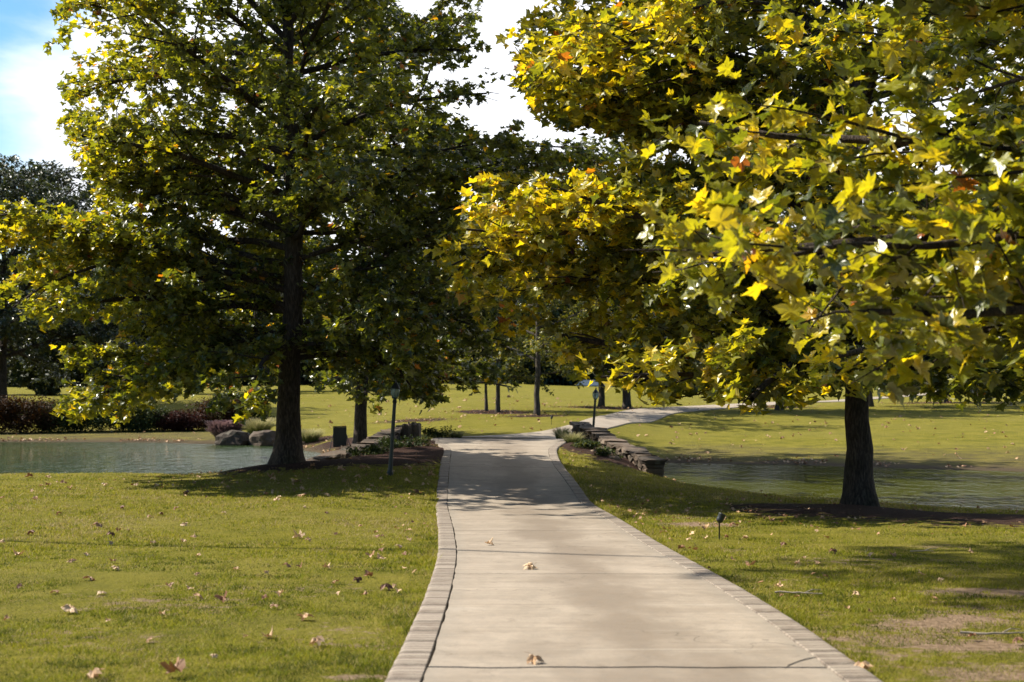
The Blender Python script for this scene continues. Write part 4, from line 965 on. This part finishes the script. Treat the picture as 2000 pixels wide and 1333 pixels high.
# ------------------------------------------------------------------ fallen leaves, each its own thing
def dead_proto(seed):
    rg = np.random.default_rng(seed); tv, tt = leaf_template(2); n = len(tv)
    x = tv[:, 0] * 1.0; y = tv[:, 1] - .45; c1, c2 = rg.uniform(.1, .7), rg.uniform(.1, .7); ph = rg.uniform(0, 6.3)
    z = -(x ** 2) * c1 * rg.choice([1, 1, -1]) * 1.6 - (y ** 2) * c2 * 1.2 + .10 * np.sin(np.arctan2(y, x) * 3 + ph) + rg.normal(size=n) * .045; x = x * (1 - .35 * c1)
    # one level of refinement and a stalk
    V = np.stack([x, y, z - z.min() * .6], -1)
    q, f = tubes([(np.array([[0, -.43, V[1, 2]], [.03, -.62, V[1, 2] + .05], [.08, -.8, V[1, 2] + .02]]), np.array([.014, .012, .01]))], lambda r: 4)
    T2 = np.array([(a, b, c) for a, b, c, d in f] + [(a, c, d) for a, b, c, d in f])
    Vv = np.vstack([V, q]); Tt = np.vstack([tt, T2 + n])
    hues = np.clip(np.r_[np.full(n, 0) + rg.normal(size=n) * .08, np.full(len(q), -.1)] + [.1, .35, .6, .75, .9, .95, .45, .8][seed % 8], 0, 1)
    return mesh_np('fallen_leaf', Vv, Tt, M_dead, {'hue': hues})
DP = [dead_proto(200 + k) for k in range(16)]
rl = random.Random(12)
def surf(x, y):
    if float(xl(y)) < x < float(xr(y)) and y < D_END: 
        return float(H0((xl(y) + xr(y)) / 2, y)[0] * .65 + .35 * H0(x, y)[0]) + .045
    return G(x, y) + .02
nleaf = 0
def fleaf(x, y, size, label, group, k=None):
    global nleaf
    if (inpoly(x, y, pondL) or inpoly(x, y, pondR)): return
    o = link('fallen_leaf', DP[k if k is not None else rl.randrange(16)], None, (x, y, surf(x, y) + size * .05)); o.scale = (size, size, size)
    o.rotation_euler = (rl.uniform(-.45, .45), rl.uniform(-.45, .45), rl.uniform(0, 6.28)); tag(o, label, 'leaf', group); nleaf += 1
def fl(px, py, w, label, group=None, k=None):
    x, y, z = hit(px, py); fleaf(x, y, w * y / F * .95, label, group, k)
fl(957, 1071, 17, 'small curled tan leaf on the concrete, highest of the three on the drive', None, 5)
fl(1034, 1119, 27, 'curled cream leaf lying on the middle of the concrete drive', None, 4)
fl(1046, 1307, 32, 'orange tan leaf on the concrete beside the open joint at the bottom', None, 3)
fl(1687, 1316, 36, 'tan leaf on the brick edging in the lower right', None, 3)
fl(340, 1323, 46, 'large brown leaf cut by the bottom edge on the left lawn', None, 1)
fl(190, 1328, 34, 'tan leaf cut by the bottom edge, left of the large brown one', None, 3)
fl(618, 1266, 30, 'big tan leaf nearest the brick edging on the left lawn', None, 3)
fl(137, 1200, 36, 'wide pale leaf alone near the left picture edge', None, 4)
fl(437, 1177, 27, 'reddish rimmed leaf in the middle of the left lawn', None, 1)
fl(388, 1173, 20, 'upright tan leaf just left of the reddish rimmed one', None, 2)
GL = 'fallen leaves on the left lawn'
for px, py, w in ((600, 1217, 27), (527, 1252, 25), (537, 1192, 18), (317, 1208, 15), (293, 1257, 15), (585, 1209, 12), (517, 1175, 15), (548, 1167, 17), (753, 1156, 24), (770, 1150, 12), (697, 1142, 20), (718, 1131, 18), (655, 1143, 14), (582, 1054, 24), (601, 1060, 13), (725, 1092, 18), (743, 1095, 17), (780, 1074, 18), (747, 1053, 10), (638, 1114, 18), (560, 1110, 16), (587, 1112, 13), (190, 1031, 20), (62, 1048, 18), (215, 1050, 17), (232, 1041, 10), (250, 1040, 8), (358, 1062, 12), (376, 1054, 13), (361, 1029, 15), (298, 1066, 13), (215, 1065, 11), (32, 1090, 24), (168, 1090, 12), (140, 1102, 17), (220, 1102, 14), (225, 1118, 18), (174, 1139, 22), (108, 1164, 17), (40, 1152, 15), (197, 1168, 19), (330, 1152, 15), (370, 1155, 15), (4, 1064, 14), (4, 977, 10), (56, 935, 16), (92, 935, 12), (80, 953, 8), (92, 951, 9), (125, 947, 12), (137, 957, 11), (205, 951, 12), (267, 951, 11), (306, 954, 10), (366, 968, 15), (541, 980, 14), (345, 998, 11), (240, 995, 11), (68, 978, 12), (115, 1008, 12), (315, 1008, 10), (292, 1014, 9), (437, 1006, 10), (595, 995, 8), (638, 1007, 9), (388, 1090, 11), (461, 1117, 13), (385, 1127, 11), (521, 1125, 11), (800, 1060, 10), (657, 1047, 9), (704, 1032, 8), (735, 1043, 8), (14, 1215, 12), (210, 1220, 11), (418, 1288, 14), (479, 1250, 10)):
    fl(px, py, w, 'curled tan fallen leaf among the others scattered on the left lawn', GL)
GR = 'fallen leaves on the right lawn'
for px, py, w in ((1467, 1111, 19), (1558, 1107, 13), (1597, 1107, 12), (1455, 1055, 13), (1530, 1070, 14), (1570, 1095, 9), (1626, 1083, 16), (1742, 1090, 14), (1702, 1090, 14), (1798, 1127, 16), (1673, 1168, 15), (1745, 1177, 12), (1825, 1176, 14), (1898, 1251, 17), (1990, 1263, 22), (1520, 1152, 16), (1526, 1170, 10), (1597, 1105, 9), (1655, 1196, 11), (1700, 1201, 9), (1346, 1058, 12), (1377, 1056, 12), (1418, 1055, 10), (1430, 1030, 14), (1340, 1003, 10), (1683, 1018, 13), (1895, 1082, 13), (1825, 1017, 12), (1595, 993, 12), (1505, 1020, 12), (1300, 1042, 8), (1310, 1058, 9), (1345, 998, 9), (1255, 975, 7), (1385, 1116, 9), (1838, 1138, 12), (1612, 1132, 10), (1900, 1015, 10), (1770, 1010, 9)):
    fl(px, py, w, 'dry tan fallen leaf among the others scattered on the right lawn', GR)
for n_, x0, x1, y0, y1, lb, gp, wsz in ((50, 1230, 1990, 815, 895, 'small pale fallen leaf on the sunny lawn across the right pond', 'fallen leaves across the right pond', 7),
                                        (34, 640, 1100, 775, 852, 'small pale fallen leaf on the far lawn straight beyond the bridge', 'fallen leaves beyond the bridge', 7),
                                        (22, 500, 850, 915, 975, 'fallen leaf in the shade under the left sycamore', 'fallen leaves in the left shade', 12)):
    for _ in range(n_): fl(rl.uniform(x0, x1), rl.uniform(y0, y1), wsz * rl.uniform(.7, 1.3), lb, gp)
print('fallen leaves', nleaf)
def litter():
    """leaf litter washed along the shores and scattered on mulch: uncountable"""
    rg = np.random.default_rng(91); P = []
    for poly in (pondL, pondR):
        for i in range(len(poly)):
            a, b = poly[i], poly[(i + 1) % len(poly)]; L = math.hypot(b[0] - a[0], b[1] - a[1]); n = int(min(L, 45) * 26); t = rg.random(n)
            P += [(a[0] + (b[0] - a[0]) * q + rg.normal() * .35, a[1] + (b[1] - a[1]) * q + abs(rg.normal()) * .5 * (1 if a[1] > 44 else -1) + .25) for q in t if vnoise(q * L, 0 * q, 1.3) > .35]
    for cx, cy, rx, ry in mulch_e:
        n = int(rx * ry * 12); P += [(cx + rg.normal() * rx * .8, cy + rg.normal() * ry * .8) for _ in range(n)]
    for _ in range(500): P.append((rg.uniform(2, 40), rg.uniform(50, 100)))
    for _ in range(500): P.append((rg.uniform(-30, 4), rg.uniform(52, 110)))
    for e, sg in ((xl, -1), (xr, 1)):
        dd = 13 + 29 * rg.random(60) ** .8; P += list(zip(e(dd) + sg * (.12 + np.abs(rg.normal(size=60)) * .4), dd))
    for bx, by in ((-5.5, 34), (7.3, 29), (5, 24), (-4, 32)): P += [(bx + rg.normal() * 2.8, by + rg.normal() * 1.8) for _ in range(130)]
    P = np.array(P); h = H(P[:, 0], P[:, 1]); k = (h > ZW + .01) & ~((P[:, 0] > xl(P[:, 1]) - .1) & (P[:, 0] < xr(P[:, 1]) + .1) & (P[:, 1] < 56)); P = P[k]; h = h[k]
    n = len(P); V, T, hv = leaves(np.c_[P, h + .05], rg.normal(size=(n, 3)) * [1, 1, 0], np.where(P[:, 1] < 42, .065, .10), rg.uniform(.1, .85, n), 1, rg, 1.2)
    tag(link('leaf_litter', mesh_np('leaf_litter', V, T, M_dead, {'hue': hv})), 'tan leaf litter strewn over mulch, far lawns and pond shores', 'leaf litter', kind='stuff')
litter()

# ------------------------------------------------------------------ lawn blades in the nearer part
def grass():
    rg = np.random.default_rng(17); n = 900000
    d = 7 * (46 / 7) ** rg.random(n); x = rg.uniform(-1, 1, n) * (d * .40 + .8)
    keep = ((x < xl(d) + .01) | (x > xr(d) - .01)); x, d = x[keep], d[keep]
    h = H(x, d); mu = mulch_amount(x, d) + (fbm(x, d, .5) - .5) * .6; di = dirt_amount(x, d); di = di + (fbm(x + 30, d, .35) - .5) * 1.3 * (di > .1) - .12
    cl = fbm(x + 11, d + 5, .28, 2)
    k = (h > ZW + .06) & (mu < .42) & (di < .62) & (rg.random(len(x)) < .15 + 1.0 * cl); x, d, h, cl = x[k], d[k], h[k], cl[k]; n = len(x)
    s = np.clip(d / 11, .8, 2.6)
    patch = fbm(x, d, 2.2); near_edge = np.minimum(np.abs(x - xl(d)), np.abs(x - xr(d)))
    ht = rg.uniform(.012, .031, n) * (1 + .4 * (cl > .6)) * (.7 + .5 * patch) * s ** .35 * (1 + .5 * (near_edge < .25)) * (1 + 1.3 * (rg.random(n) < .02)); w = rg.uniform(.0022, .0042, n) * s
    a = rg.uniform(0, 2 * math.pi, n); ln = rg.normal(size=(n, 2)) * .6
    b = np.stack([x, d, h - .004], -1); sd = np.stack([np.cos(a), np.sin(a), 0 * a], -1) * w[:, None]
    tip = b + np.stack([ln[:, 0] * ht, ln[:, 1] * ht, ht], -1)
    V = np.stack([b - sd, b + sd, tip], 1).reshape(-1, 3); T = np.arange(n * 3).reshape(n, 3)
    hue = np.clip(.46 + (patch - .5) * .9 + (fbm(x + 3, d + 8, .3, 2) - .5) * .5 + rg.normal(size=n) * .16 + .18 * (d > 14) * np.clip((d - 14) / 8, 0, 1), 0, 1)
    hue = np.clip(hue - .45 * sstep(.56, .7, fbm(x + 21, d + 2, .16, 2)), 0, 1); hue = np.where(rg.random(n) < .06 + .25 * sstep(.55, .7, fbm(x + 51, d, .5, 2)), rg.uniform(.85, 1, n), hue)
    tag(link('grass', mesh_np('grass', V, T, M_blade, {'hue': np.repeat(hue, 3)})), 'short mown lawn grass on both sides of the drive', 'grass', kind='stuff'); print('blades', n)
grass()
